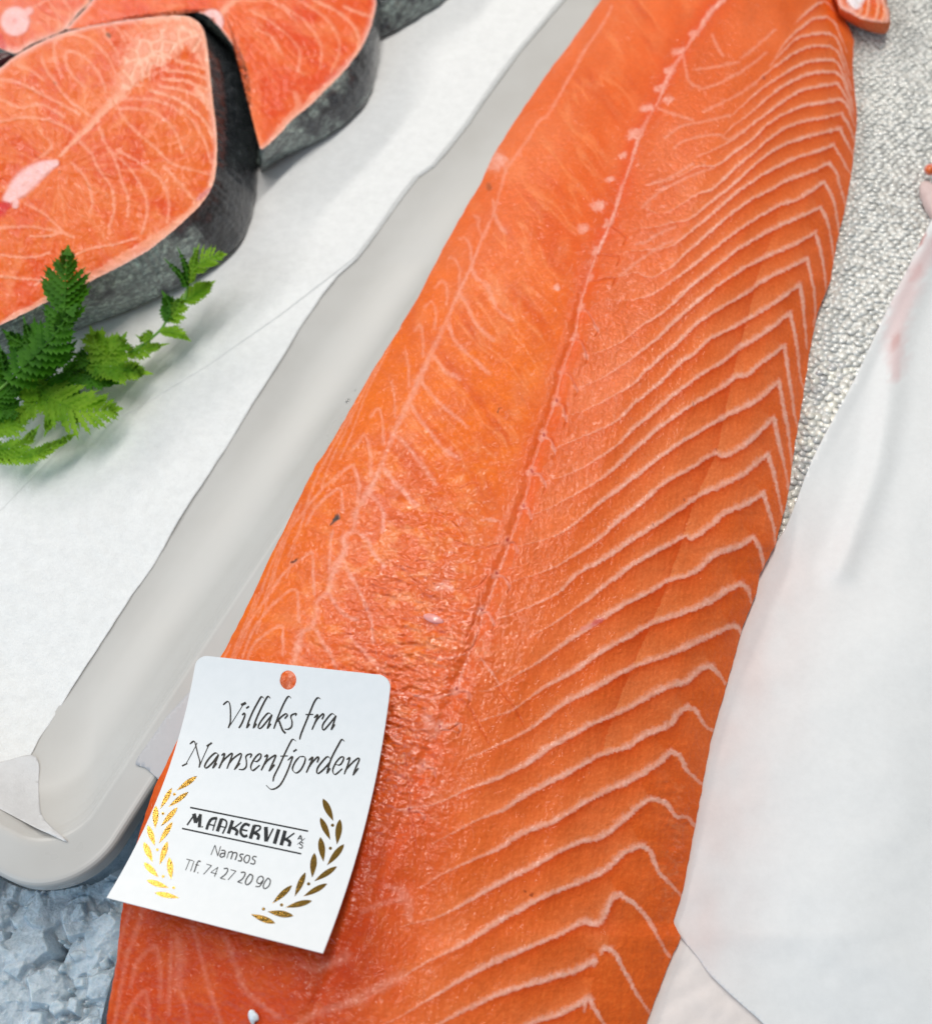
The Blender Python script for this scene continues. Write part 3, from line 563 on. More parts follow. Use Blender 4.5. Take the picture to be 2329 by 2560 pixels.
zz = np.interp(np.arange(len(dd)), np.arange(0, len(dd), 5), pz) if False else np.concatenate([np.linspace(pz[i], pz[i + 1], 5, endpoint=False) for i in range(len(pz) - 1)] + [[-.6]])
zz_s = np.convolve(np.pad(zz, 3, mode='edge'), np.ones(7) / 7, 'valid'); zz = np.where(dd > 1.0, zz_s, zz); 
prof_all = list(zip(dd, zz))
def densify(Rg, m=4):            # extra points between the corner arcs so that shading stays even
    return Rg
cut = int(np.searchsorted(dd, 1.02))
Rr = tray_rings(prof_all[:cut + 1]); mesh('rim', Rr.reshape(-1, 3), grid_faces(len(Rr), 100, True), M_tray, tray)
Rb = tray_rings(prof_all[cut:]); nb = len(Rb) * 100
cen = Rb[-1].mean(0); Vb = np.vstack([Rb.reshape(-1, 3), cen]); fb = grid_faces(len(Rb), 100, True).tolist()
fb += [[(len(Rb) - 1) * 100 + j, nb, (len(Rb) - 1) * 100 + (j + 1) % 100] for j in range(100)]
mesh('tray_bowl', Vb, fb, M_tray, tray)
sk = [(.14, .72), (1.1, .9), (3.3, -.8), (5, -.95)]; Rs = tray_rings(sk); mesh('tray_underside', Rs.reshape(-1, 3), grid_faces(len(Rs), 100, True), M_tray, tray)
def inset_of(x, y):              # distance inside the outer edge (right and front sides)
    nF = np.array([-f1[1], f1[0]]); nF = nF if nF @ e1 > 0 else -nF
    a = (x - corner[0]) * e2[0] + (y - corner[1]) * e2[1]; b = (x - corner[0]) * nF[0] + (y - corner[1]) * nF[1]
    rr = 3.2; q1 = np.maximum(rr - a, 0); q2 = np.maximum(rr - b, 0)
    return np.where((a < rr) & (b < rr), rr - np.hypot(q1, q2), np.minimum(a, b))
def tray_z(x, y): return np.interp(inset_of(x, y), dd, zz)

# ------------------------------------------------------------------ parchment in the tray
XE = [(1480, -90), (1410, 0), (1300, 130), (1250, 196), (1171, 311), (1089, 413), (1048, 440), (1007, 491), (950, 573), (893, 648), (845, 689), (803, 743), (762, 802), (696, 910), (631, 1011), (583, 1094), (512, 1201), (446, 1302), (387, 1410), (327, 1493), (274, 1576), (188, 1708), (141, 1785), (98, 1849), (77, 1888), (0, 1947), (-160, 2060)]
def lay(px, py, lift):           # find the point above the tray surface seen at a pixel
    z = np.full(px.shape, -.4)
    for _ in range(8): p = U(px, py, z); z = .5 * z + .5 * (tray_z(p[..., 0], p[..., 1]) + lift)
    return U(px, py, z)
def sheet(name, xa, xb, ra, rb, nr, nc, lift, mat, wr=.03, seed=0, edge=.0, parent=None, two=True):
    r = np.linspace(ra, rb, nr); a = xa(r) if callable(xa) else np.full(nr, float(xa)); b = xb(r)
    w_ = np.linspace(0, 1, nc); PX = a[:, None] + (b - a)[:, None] * w_; PY = np.repeat(r[:, None], nc, 1)
    l = lift + wr * (1 + fbm(PX / 190, PY / 150, 4, seed)) + wr * .55 * (1 - np.abs(fbm((PX + PY) / 170, (PY - PX) / 90, 2, seed + 3)) * 2).clip(0) ** 2 + edge * np.exp(-(b[:, None] - PX) / 26)
    p = lay(PX, PY, l); top = p.reshape(-1, 3)
    o = mesh(name, top, grid_faces(nr, nc), mat, parent)
    s_ = o.modifiers.new('thickness', 'SOLIDIFY'); s_.thickness = .00003; s_.offset = -1
    return o
o = sheet('parchment_sheet', -330, lambda r: interp(XE, r) + 1.1 * vn(r / 30, r * 0, 5), -80, 2050, 300, 150, .02, M_paper, .026, 3, .0)
tag(o, 'white baking paper lining the tray, its torn edge beside the grey tray wall', 'baking paper')
X2 = [(1600, -90), (1500, 90), (1300, 330), (1100, 470), (889, 645), (700, 790), (520, 915), (330, 1030), (190, 1086), (72, 1205), (-20, 1300), (-330, 1560)]
o = sheet('parchment_sheet', -330, lambda r: np.minimum(interp(X2, r), interp(XE, r) - 6), -80, 1500, 220, 120, .0245, M_paper, .026, 3, .0)
tag(o, 'upper sheet of white baking paper directly beneath the steaks and greenery', 'baking paper')
# damp translucent corner hanging over the front wall
pc = np.array([(77, 1886), (98, 1911), (97, 1956), (100, 2010), (112, 2050), (171, 2105), (120, 2083), (85, 2067), (0, 2022), (-90, 1975), (-120, 1930), (-60, 1900), (0, 1905)], float)
def poly_sheet(name, pts, zf, mat, step=9, smooth_n=4, thick=.00004, colf=None):
    o_ = spline(pts, smooth_n, closed=True); x0, y0 = o_.min(0); x1, y1 = o_.max(0)
    gx, gy = np.meshgrid(np.arange(x0, x1, step), np.arange(y0, y1, step)); g = np.column_stack([gx.ravel(), gy.ravel()])
    n = len(o_)
    def inside(q):
        r = np.zeros(len(q), bool); j = n - 1
        for i in range(n):
            a, b = o_[i], o_[j]; c = ((a[1] > q[:, 1]) != (b[1] > q[:, 1])) & (q[:, 0] < (b[0] - a[0]) * (q[:, 1] - a[1]) / (b[1] - a[1] + 1e-12) + a[0]); r ^= c; j = i
        return r
    g = g[inside(g)]; allp = np.vstack([o_, g])
    vs, es, fs, *_ = delaunay_2d_cdt([Vector(p) for p in allp], [(i, (i + 1) % n) for i in range(n)], [], 0, 1e-4)
    vs = np.array([tuple(v) for v in vs]); fs = [list(f) for f in fs]; ce = np.array([vs[f].mean(0) for f in fs]); ins = inside(ce)
    fs = [f[::-1] for f, k in zip(fs, ins) if k]
    p = zf(vs[:, 0], vs[:, 1]); ob = mesh(name, p, fs, mat, col=colf(vs[:, 0], vs[:, 1]) if colf else None)
    if thick: s_ = ob.modifiers.new('thickness', 'SOLIDIFY'); s_.thickness = thick; s_.offset = -1
    return ob
o = poly_sheet('parchment_corner', pc, lambda x, y: lay(x, y, .05 + .03 * fbm(x / 40, y / 40, 2, 4)), M_paper_grey, 8, 3)
tag(o, 'damp grey paper corner hanging over the front wall of the tray', 'baking paper')

# ================================================================== NAME CARD
cz = [3.0, 4.75, 4.3, 3.0]; cp = [(492, 1637), (978.5, 1690), (807, 2383), (267, 2244)]
CO = [U(a, b, z) for (a, b), z in zip(cp, cz)]
nC = np.cross(CO[1] - CO[0], CO[3] - CO[0]); nC /= np.linalg.norm(nC); nC *= np.sign(nC[2])
def CARD(s, t):
    s = np.asarray(s, float)[..., None]; t = np.asarray(t, float)[..., None]
    p = (CO[0] * (1 - s) + CO[1] * s) * (1 - t) + (CO[3] * (1 - s) + CO[2] * s) * t
    return p - nC * (.62 * 4 * t * (1 - t)) * (1.0 + .0 * s)
def card_st(pts):                # photo pixel -> card coordinates
    q = np.array(pts, float); s = np.full(len(q), .5); t = np.full(len(q), .5); e = 1e-3
    for _ in range(25):
        f = PIX(CARD(s, t)) - q; fs = (PIX(CARD(s + e, t)) - q - f) / e; ft = (PIX(CARD(s, t + e)) - q - f) / e
        det = fs[:, 0] * ft[:, 1] - fs[:, 1] * ft[:, 0]
        s = s - (f[:, 0] * ft[:, 1] - f[:, 1] * ft[:, 0]) / det; t = t - (fs[:, 0] * f[:, 1] - fs[:, 1] * f[:, 0]) / det
    return s, t
def card_n(s, t):
    e = 1e-3; n = np.cross(CARD(s + e, t) - CARD(s, t), CARD(s, t + e) - CARD(s, t)); n /= np.linalg.norm(n, axis=-1, keepdims=True); return n * np.sign(n[..., 2:3])
def card_mat():
    m, nt, p, N, L = new_mat('laminated_card'); n = noise(N, L, texco(N, L), 350, 3, .5)
    r = ramp(N, L, n.outputs[0], [(.3, (.79, .805, .81)), (.7, (.82, .83, .835))]); L.new(r.outputs[0], p.inputs['Base Color'])
    p.inputs['Roughness'].default_value = .34; return m
M_card = card_mat()
card = empty('name_card', tuple(CARD(.5, .5)))
tag(card, 'white card with punched hole and gold laurel reading Villaks fra Namsenfjorden', 'name card')
rs_, rt_ = .062, .045; ol = []
for th in np.linspace(math.pi, 1.5 * math.pi, 9): ol.append((rs_ + rs_ * math.cos(th), rt_ + rt_ * math.sin(th)))
for s in np.linspace(.1, .9, 14): ol.append((s, 0))
for th in np.linspace(1.5 * math.pi, 2 * math.pi, 9): ol.append((1 - rs_ + rs_ * math.cos(th), rt_ + rt_ * math.sin(th)))
for t in np.linspace(.08, 1, 22): ol.append((1, t))
for s in np.linspace(.94, .06, 14): ol.append((s, 1))
for t in np.linspace(1, .08, 22): ol.append((0, t))
VT = View(200, 1600, 2.158)
hs_, ht_ = card_st(VT([(1122 + 45 * math.cos(a), 216 + 52 * math.sin(a)) for a in np.linspace(0, 2 * math.pi, 32, endpoint=False)])); hole = list(zip(hs_, ht_)); hc = (hs_.mean(), ht_.mean())
g = [(a, b) for a in np.linspace(.04, .96, 22) for b in np.linspace(.06, .97, 26) if math.hypot((a - hc[0]) / .06, (b - hc[1]) / .05) > 1.1 and not (b < .07 and (a < .07 or a > .93))]
allp = ol + hole + g; no, nh = len(ol), len(hole)
vs, es, fs, *_ = delaunay_2d_cdt([Vector(p) for p in allp], [(i, (i + 1) % no) for i in range(no)] + [(no + i, no + (i + 1) % nh) for i in range(nh)], [], 0, 1e-6)
vs = np.array([tuple(v) for v in vs]); keep = []
rh = (np.abs(hs_ - hc[0]).max() + 0, np.abs(ht_ - hc[1]).max())
for f in fs:
    c = vs[list(f)].mean(0)
    if math.hypot((c[0] - hc[0]) / rh[0], (c[1] - hc[1]) / rh[1]) < .97: continue
    if c[1] < rt_ and (c[0] < rs_ or c[0] > 1 - rs_):
        cx = rs_ if c[0] < .5 else 1 - rs_
        if math.hypot((c[0] - cx) / rs_, (c[1] - rt_) / rt_) > 1.0: continue
    keep.append(list(f))
Vt = CARD(vs[:, 0], vs[:, 1]); Nt = card_n(vs[:, 0], vs[:, 1]); keep = [f if np.cross(Vt[f[1]] - Vt[f[0]], Vt[f[2]] - Vt[f[0]])[2] > 0 else f[::-1] for f in keep]
nv = len(Vt); ec = {}
for f in keep:
    for i in range(3): ec[(f[i], f[(i + 1) % 3])] = 1
bd_ = [e for e in ec if (e[1], e[0]) not in ec]
o = mesh('card', np.vstack([Vt, Vt - Nt * .032]), keep + [[i + nv for i in f[::-1]] for f in keep] + [[e[1], e[0], e[0] + nv, e[1] + nv] for e in bd_], M_card, card)
o.data.set_sharp_from_angle(angle=R(35))
M_ink = simple('brown_black_ink', (.030, .024, .018), .45); M_black = simple('black_ink', (.006, .009, .012), .4); M_grey = simple('thin_black_ink', (.05, .05, .052), .5)
def gold_mat():
    m, nt, p, N, L = new_mat('gold_foil'); n = noise(N, L, texco(N, L), 2200, 3, .6); n.inputs['Distortion'].default_value = 1.5
    p.inputs['Metallic'].default_value = 1; p.inputs['Roughness'].default_value = .12
    r = ramp(N, L, n.outputs[0], [(.3, (.50, .27, .05)), (.7, (.80, .48, .11))]); L.new(r.outputs[0], p.inputs['Base Color'])
    b = bump(N, L, n.outputs[0], .18, .0002); L.new(b.outputs[0], p.inputs['Normal']); return m
M_gold = gold_mat()
_lay = [0]
def on_card(pxpts, extra=0):
    s, t = card_st(pxpts); _h = .004 + extra; return CARD(s, t) + card_n(s, t) * _h
def ribbon(q, wd):               # q photo-px centre line, wd full width per point
    d = np.gradient(q, axis=0); d /= np.linalg.norm(d, axis=1, keepdims=True) + 1e-9; n = np.column_stack([-d[:, 1], d[:, 0]])
    return q + n * wd[:, None] / 2, q - n * wd[:, None] / 2
def print_strokes(name, v, strokes, mat, nib=None, wmin=1.2, wmax=3.4, n=6):
    V, Fc = [], []; k = 0
    for j, st in enumerate(strokes):
        pts, fixed = (st if isinstance(st, tuple) and isinstance(st[0], list) else (st, None))
        q = spline(v(pts), n) if len(pts) > 2 and not (fixed and fixed < 0) else spline(v(pts), 5) if len(pts) == 2 else np.array(v(pts), float)
        d = np.gradient(q, axis=0); a = np.arctan2(d[:, 1], d[:, 0])
        if fixed: wd = np.full(len(q), abs(fixed) / v.k)
        elif nib is not None: wd = 1.0 * (wmin + (wmax - wmin) * np.abs(np.sin(a - nib)) ** 1.3)
        else: wd = np.full(len(q), wmax)
        if not fixed and nib is not None: wd = wd * np.interp(np.linspace(0, 1, len(q)), [0, .08, .92, 1], [.55, 1, 1, .75])
        l, r = ribbon(q, wd); p = on_card(np.vstack([l, r]), .0008 * (j % 9)); m = len(q)
        V.append(p); Fc += [(k + i, k + i + 1, k + m + i + 1, k + m + i) for i in range(m - 1)]; k += 2 * m
    return mesh(name, np.vstack(V), Fc, mat, card, smooth=False)
S1 = View(540, 1720, 5.731); S2 = View(440, 1830, 7.054); S3 = View(640, 1830, 6.55); S4 = View(440, 2000, 5.24); S5 = View(440, 2100, 7.054)
NIB = R(40)
print_strokes('script_lettering', S1, [
    [(105, 245), (140, 210), (180, 195), (205, 260), (210, 400), (205, 500), (178, 575)], ([(180, 570), (260, 450), (360, 290), (392, 240)], 13), ([(362, 245), (432, 212)], 38),
    [(375, 390), (410, 360), (415, 400), (370, 510), (330, 575)], ([(435, 292), (476, 262)], 26),
    [(690, 150), (655, 125), (610, 190), (530, 340), (470, 480), (440, 578)], [(440, 575), (485, 515)], [(780, 150), (748, 120), (700, 190), (630, 330), (570, 470), (535, 578)], [(537, 575), (582, 510)],
    [(800, 385), (750, 360), (680, 430), (620, 520), (610, 575), (650, 570), (720, 490), (805, 380)], [(805, 380), (770, 480), (735, 585)], [(737, 583), (788, 510)],
    [(1080, 150), (1042, 120), (990, 190), (920, 340), (870, 470), (830, 585)], [(870, 490), (930, 420), (1000, 370), (1025, 390), (985, 440)], ([(905, 470), (930, 540), (960, 610), (1000, 650)], 27),
    [(1140, 400), (1150, 365), (1090, 385), (1075, 420), (1090, 480), (1085, 550), (1040, 590), (985, 590)],
    [(1500, 160), (1460, 140), (1410, 200), (1350, 340), (1280, 510), (1220, 660), (1200, 738)], ([(1285, 381), (1395, 378)], 17),
    [(1405, 430), (1460, 380), (1430, 470), (1375, 600)], [(1400, 540), (1450, 450), (1530, 370), (1545, 390), (1520, 450)],
    [(1710, 395), (1660, 370), (1590, 440), (1530, 530), (1530, 595), (1560, 590), (1640, 500), (1720, 395)], [(1720, 395), (1690, 490), (1650, 603)], [(1652, 600), (1702, 520)]], M_ink, NIB, 1.8, 4.7)
print_strokes('script_lettering', S2, [
    [(245, 215), (320, 162), (350, 230), (390, 400), (425, 530), (410, 630)], ([(375, 190), (330, 290), (190, 545)], 15), ([(110, 600), (205, 553)], 28), ([(415, 620), (470, 480), (560, 280), (585, 240)], 17), ([(545, 252), (637, 190)], 34),
    [(755, 405), (700, 370), (610, 440), (530, 550), (510, 620), (550, 630), (650, 540), (755, 395)], [(755, 395), (710, 510), (650, 643)], [(652, 640), (722, 550)],
    [(805, 415), (862, 380), (830, 490), (760, 643)], [(790, 560), (870, 470), (985, 375), (985, 430), (900, 650)], [(930, 570), (1010, 470), (1140, 380), (1150, 430), (1090, 570), (1030, 668)], [(1030, 665), (1132, 550)],
    [(1310, 460), (1335, 390), (1270, 400), (1235, 440), (1245, 520), (1240, 610), (1190, 660), (1110, 660)],
    [(1370, 510), (1430, 520), (1490, 460), (1500, 390), (1450, 400), (1380, 480), (1325, 590), (1330, 660), (1370, 675), (1480, 585)],
    [(1560, 440), (1618, 405), (1590, 500), (1505, 678)], [(1540, 600), (1620, 500), (1745, 412), (1752, 450), (1640, 695)], [(1642, 692), (1742, 575)]], M_ink, NIB, 1.8, 4.7)
print_strokes('script_lettering', S3, [
    [(660, 155), (605, 120), (560, 180), (480, 340), (380, 560), (300, 720), (280, 812)], ([(400, 396), (522, 392)], 19),
    [(520, 465), (600, 400), (570, 500), (500, 680), (410, 850), (320, 925), (240, 935), (165, 870)], ([(612, 322), (668, 285)], 30),
    [(720, 400), (650, 480), (600, 590), (620, 650), (670, 670), (740, 610), (800, 490), (800, 410), (720, 402)],
    [(865, 465), (932, 410), (900, 500), (825, 668)], [(860, 590), (920, 500), (1010, 410), (1030, 430), (1000, 500)],
    [(1225, 440), (1170, 405), (1090, 480), (1010, 590), (1000, 670), (1040, 670), (1130, 590), (1220, 480)], [(1450, 155), (1405, 125), (1340, 230), (1250, 400), (1200, 530), (1160, 683)], [(1162, 680), (1217, 590)],
    [(1300, 530), (1370, 540), (1420, 480), (1435, 410), (1380, 420), (1310, 500), (1260, 610), (1270, 680), (1310, 690), (1415, 600)],
    [(1485, 455), (1537, 420), (1510, 520), (1445, 693)], [(1475, 620), (1560, 520), (1670, 430), (1690, 460), (1640, 570), (1587, 712)], [(1588, 708), (1677, 590)]], M_ink, NIB, 1.8, 4.7)
print_strokes('logo_lettering', S4, [
    ([(148, 330), (252, 178)], 22), ([(238, 180), (262, 300)], 52), ([(258, 300), (328, 186)], 34), ([(322, 188), (308, 360)], 42), ([(338, 350), (354, 354)], 20),
    ([(402, 388), (428, 310), (470, 250), (542, 238)], 36), ([(538, 236), (508, 320), (485, 402)], 17), ([(420, 318), (515, 338)], 17),
    ([(543, 412), (600, 246)], 44), ([(596, 246), (655, 272), (662, 330), (612, 442)], 24), ([(560, 340), (650, 362)], 18),
    ([(688, 442), (744, 268)], 44), ([(862, 292), (735, 385)], 20), ([(738, 362), (800, 405), (788, 464)], 38),
    ([(968, 335), (910, 316), (862, 365), (850, 430), (890, 476), (938, 466)], 36), ([(862, 388), (938, 405)], 22),
    ([(975, 508), (1030, 334)], 46), ([(1020, 334), (1100, 345), (1098, 385), (1028, 430)], 24), ([(1012, 425), (1082, 460), (1070, 522)], 40),
    ([(1180, 352), (1182, 545)], 52), ([(1275, 374), (1190, 545)], 22), ([(1290, 574), (1348, 384)], 48),
    ([(1378, 594), (1432, 402)], 48), ([(1552, 434), (1418, 530)], 20), ([(1425, 506), (1492, 550), (1480, 608)], 40),
    ([(1598, 515), (1634, 462)], 15), ([(1634, 462), (1652, 528)], 15), ([(1606, 505), (1652, 512)], 10), ([(1590, 582), (1690, 503)], 8),
    ([(1668, 572), (1638, 548), (1622, 572), (1656, 600), (1646, 632), (1612, 622)], 14)], M_black)
print_strokes('rule_line', S4, [([(188, 98), (1732, 409)], 21)], M_black); print_strokes('rule_line', S4, [([(82, 373), (1642, 706)], 21)], M_black)
print_strokes('address_lettering', S5, [
    ([(620, 265), (690, 90)], 15), ([(690, 90), (740, 285)], 17), ([(740, 285), (790, 110)], 15), [(800, 185), (850, 185), (870, 215), (850, 300)], [(865, 235), (800, 240), (780, 280), (800, 305), (850, 290)], ([(900, 325), (935, 205)], 14), [(930, 220), (990, 208), (998, 250), (970, 340)], [(1000, 230), (1060, 225), (1078, 260), (1045, 355)],
    [(1195, 255), (1150, 250), (1130, 280), (1160, 320), (1150, 370), (1095, 365)], [(1250, 265), (1210, 310), (1205, 370), (1250, 405), (1290, 360), (1300, 290), (1250, 265)], [(1425, 300), (1375, 290), (1350, 330), (1395, 370), (1375, 425), (1310, 410)]], M_grey, None, wmax=3.1)
print_strokes('telephone_lettering', S5, [
    ([(188, 338), (302, 366)], 15), ([(246, 354), (172, 535)], 14), ([(322, 370), (260, 552)], 14), [(440, 385), (392, 383), (322, 570)], ([(345, 434), (408, 450)], 13), ([(380, 574), (398, 582)], 18),
    ([(545, 428), (632, 453)], 14), ([(630, 453), (490, 605)], 14), ([(682, 648), (742, 480)], 14), ([(742, 480), (615, 573)], 12), ([(615, 573), (722, 600)], 14), [(845, 510), (900, 500), (915, 540), (870, 610), (785, 675)], ([(783, 675), (872, 697)], 14),
    ([(965, 525), (1062, 550)], 14), ([(1060, 550), (920, 705)], 14), [(1145, 575), (1205, 570), (1220, 610), (1170, 690), (1090, 740)], ([(1088, 740), (1172, 765)], 14), [(1310, 600), (1250, 680), (1225, 760), (1265, 790), (1330, 730), (1355, 640), (1310, 600)],
    [(1530, 720), (1480, 770), (1430, 740), (1450, 670), (1500, 640), (1540, 670), (1530, 740), (1470, 820), (1405, 820)], [(1625, 670), (1570, 740), (1540, 820), (1570, 860), (1640, 810), (1665, 720), (1625, 670)]], M_grey, None, wmax=3.1)
VLl = View(340, 1920, 5.928); VLr = View(600, 1980, 5.929)
def laurel(v, tip, base, wd):
    a = np.array(v([tip])[0]); b = np.array(v([base])[0]); n = 12; t = np.linspace(0, 1, n + 1); q = a + (b - a) * t[:, None]
    d = (b - a) / np.linalg.norm(b - a); nn = np.array([-d[1], d[0]]); prof = np.sin(math.pi * t ** .82) ** .9 * wd / v.k / 2; prof[0] = .15; prof[-1] = .4
    p = on_card(np.vstack([q + nn * prof[:, None], q - nn * prof[:, None]])); m = n + 1
    mesh('laurel_leaf', p, [(i, i + 1, m + i + 1, m + i) for i in range(n)], M_gold, card, smooth=False)
for tp, bs_, wd in [((905, 120), (610, 332), 78), ((535, 295), (365, 602), 72), ((780, 355), (485, 577), 72), ((298, 560), (287, 892), 90), ((617, 583), (375, 862), 78), ((178, 848), (282, 1152), 88), ((542, 800), (345, 1117), 78), ((120, 1100), (247, 1392), 96),
                     ((470, 1090), (355, 1432), 88), ((120, 1400), (334, 1617), 92), ((495, 1323), (525, 1652), 92), ((163, 1663), (488, 1777), 84), ((283, 1850), (643, 1925), 80)]: laurel(VLl, tp, bs_, wd)
for tp, bs_, wd in [((1230, 98), (1382, 427), 98), ((1190, 378), (1337, 707), 90), ((1482, 403), (1438, 777), 98), ((1190, 668), (1237, 1032), 100), ((1542, 773), (1293, 1087), 94), ((1105, 903), (1070, 1267), 98), ((1437, 1103), (1103, 1322), 84), ((970, 1193), (813, 1547), 88),
                     ((1292, 1358), (943, 1547), 84), ((772, 1383), (483, 1652), 84), ((1067, 1613), (678, 1712), 88), ((792, 1837), (413, 1773), 98), ((522, 1947), (163, 1813), 92)]: laurel(VLr, tp, bs_, wd)
def dot(v, c, r):
    q = on_card(v([(c[0] + r * math.cos(a), c[1] + r * math.sin(a)) for a in np.linspace(0, 2 * math.pi, 12, endpoint=False)]))
    mesh('laurel_berry', q, [tuple(range(12))], M_gold, card, smooth=False)
for c in [(572, 390), (403, 675), (318, 1212), (405, 1608), (562, 1775)]: dot(VLl, c, 22)
for c in [(1372, 493), (1340, 835), (1018, 1362), (618, 1675), (350, 1735)]: dot(VLr, c, 25)
#PART2
# ================================================================== SALMON STEAKS
V4 = View(0, 0, 2.822); V3 = View(0, 500, 2.62); V5 = View(500, 0, 2.445); V7 = View(1700, 0, 2.88)
def slab(name, TB, zt, zb, centre, nr, na, lines, skin_fn, label, cat='salmon steak', body_cols=None, stains=(), bulge=.16, group=None, bones=(), seed=0, ring=True, skin_name='skin', tilt=(0, 0), skinmat=None, lobes=None, cells=None):
    """TB: closed list of (top px, top py, bottom px, bottom py)"""
    q = spline(TB, 14, closed=True); t = np.concatenate([[0], np.cumsum(np.linalg.norm(np.diff(np.vstack([q, q[:1]])[:, :2], axis=0), axis=1))]); tt = np.linspace(0, t[-1], na, endpoint=False)
    qq = np.vstack([q, q[:1]]); q = np.stack([np.interp(tt, t, qq[:, i]) for i in range(4)], -1)
    q[:, :2] += 1.1 * np.stack([vn(tt / 9, tt * 0, seed + 1), vn(tt / 9, tt * 0, seed + 2)], -1)
    r = np.concatenate([[0.004], np.linspace(.02, 1, nr - 1) ** .9])[:, None]; c = np.array(centre, float)
    PX = c[0] + (q[:, 0] - c[0]) * r; PY = c[1] + (q[:, 1] - c[1]) * r
    Z = zt + tilt[0] * (PX - c[0]) + tilt[1] * (PY - c[1]) + .05 * fbm(PX / 120, PY / 120, 3, seed) + .030 * fbm((PX + PY) / 26, (PY - PX) / 13, 4, seed + 2) - .07 * r ** 14
    f = Field(PX, PY); fat_ = np.zeros(PX.shape); ids_ = np.zeros(PX.shape, np.int32); mem_ = np.zeros(PX.shape); k = 0
    for pts, w_, i_ in lines: k += 1; f.maxin(fat_, f.draw(pts, np.array(w_) * .9, i_, soft=.6, asym=.8), ids_, k)
    nb_ = k; bid = []
    for pts, w_, i_ in bones: k += 1; f.maxin(mem_, f.draw(pts, w_, i_, soft=.35, warp=False), ids_, k); bid.append(k)
    a_, b_, d_ = body_cols or ((.75, .125, .012), (.71, .075, .004), (.81, .18, .045))
    n1_ = fbm(PX / 70, PY / 70, 3, seed + 5); n2_ = fbm((PX + .6 * PY) / 20, (PY - .6 * PX) / 9, 3, seed + 6)
    C = mix(np.broadcast_to(np.array(a_), PX.shape + (3,)), np.array(b_), sm(-.1, .8, n1_ + .35 * n2_)); C = mix(C, np.array(d_), sm(.0, .9, -n1_ + .4 * n2_) * .7)
    th_ = np.arctan2(PY - c[1] + .1, PX - c[0] + .1); rd_ = np.hypot(PX - c[0], PY - c[1]); g1 = fbm(th_ * 9 + 3, rd_ / 95, 4, seed + 21); g2 = 1 - np.abs(fbm(th_ * 5 + rd_ / 160, rd_ / 30, 3, seed + 22)) * 2.2
    fd_ = sm(20, 90, rd_); C = mix(C, np.array([.90, .31, .13]), np.clip(fd_ * (.34 * sm(.1, .9, g1) + .10 * sm(.55, 1, g2)), 0, 1)); C = mix(C, np.array([.70, .06, .002]), np.clip(fd_ * .45 * sm(.1, .9, -g1), 0, 1)); Z = Z + fd_ * (.012 * g1 + .010 * sm(.4, 1, g2))
    if lobes is not None:
        for (lx, ly), sp_ in lobes:
            dl = np.hypot(PX - lx, (PY - ly) * 1.15) + 16 * fbm(PX / 60, PY / 60, 2, seed + 8); rg = 1 - np.abs(((dl / sp_) % 1) - .5) * 2; wgt = np.exp(-(dl / 170) ** 2) * sm(.1, .7, fbm(PX / 50, PY / 50, 2, seed + 11) + .4)
            C = mix(C, np.array([.92, .42, .24]), sm(.80, 1, rg) * .26 * wgt); C = mix(C, np.array([.72, .09, .006]), sm(.5, .75, rg) * (1 - sm(.75, .85, rg)) * .25 * wgt); Z = Z + .012 * sm(.3, 1, rg) * wgt
    if ring:
        rr = (1 - r) * np.hypot(q[:, 0] - c[0], q[:, 1] - c[1]); C = mix(C, np.array([.88, .50, .42]), np.exp(-(rr / (5 + 5 * (1 + vn(tt / 40, tt * 0, 3)))) ** 2) * .85)
    C = mix(C, np.array([.92, .43, .28]), np.clip(fat_ * .88, 0, 1)); C = mix(C, np.array([.90, .52, .50]), np.clip(mem_ * .95, 0, 1))
    Z = Z + .02 * fat_ + .05 * mem_
    if cells:
        rs = f.draw(cells[0], cells[1], 1, soft=.3, warp=True)
        idx, val = rs[0], rs[1]; X_, Y_ = PX[idx], PY[idx]; rg_ = np.random.RandomState(seed); cpts = rg_.uniform([X_.min(), Y_.min()], [X_.max(), Y_.max()], (70, 2))
        ds = np.sort(np.hypot(X_[:, None] - cpts[:, 0], Y_[:, None] - cpts[:, 1]), 1); ed_ = sm(9, 1, ds[:, 1] - ds[:, 0])
        cc_ = mix(np.broadcast_to(np.array([.83, .30, .18]), (len(X_), 3)), np.array([.92, .52, .37]), ed_ * .85); cc_ = mix(cc_, np.array([.90, .42, .29]), sm(4, 0, ds[:, 0]) * .5)
        C[idx] = C[idx] + (cc_ - C[idx]) * (val * .9)[:, None]; Z[idx] = Z[idx] + .03 * val * (1 - ed_)
    for pts, w_, cc, i_ in stains:
        rs = f.draw(pts, w_, i_, soft=.6)
        if rs: idx, val = rs[0], rs[1]; C[idx] = C[idx] + (np.array(cc) - C[idx]) * val[:, None]
    Pq = U(PX, PY, Z); Fq = grid_faces(PX.shape[0], PX.shape[1], True); nn = np.cross(np.roll(Pq, -1, 1) - np.roll(Pq, 1, 1), np.gradient(Pq, axis=0)); nn /= np.linalg.norm(nn, axis=-1, keepdims=True) + 1e-12; nn[nn[..., 2] < 0] *= -1
    nn[:4] = [0, 0, 1]
    root = empty(name, tuple(U(c[0], c[1], zb))); tag(root, label, cat, group)
    Vf = Pq.reshape(-1, 3)[Fq[len(Fq) // 2]]; Fq = Fq[:, ::-1].copy() if np.cross(Vf[2] - Vf[0], Vf[3] - Vf[1])[2] < 0 else Fq; wet_ = np.clip(.22 + .3 * np.clip(n2_, 0, 1), 0, 1)
    split_grid(root, Pq, Fq, ids_, C, nn, wet_, M_flesh2, 'flesh', lambda i: 'vertebra' if i in bid else 'fat_line')
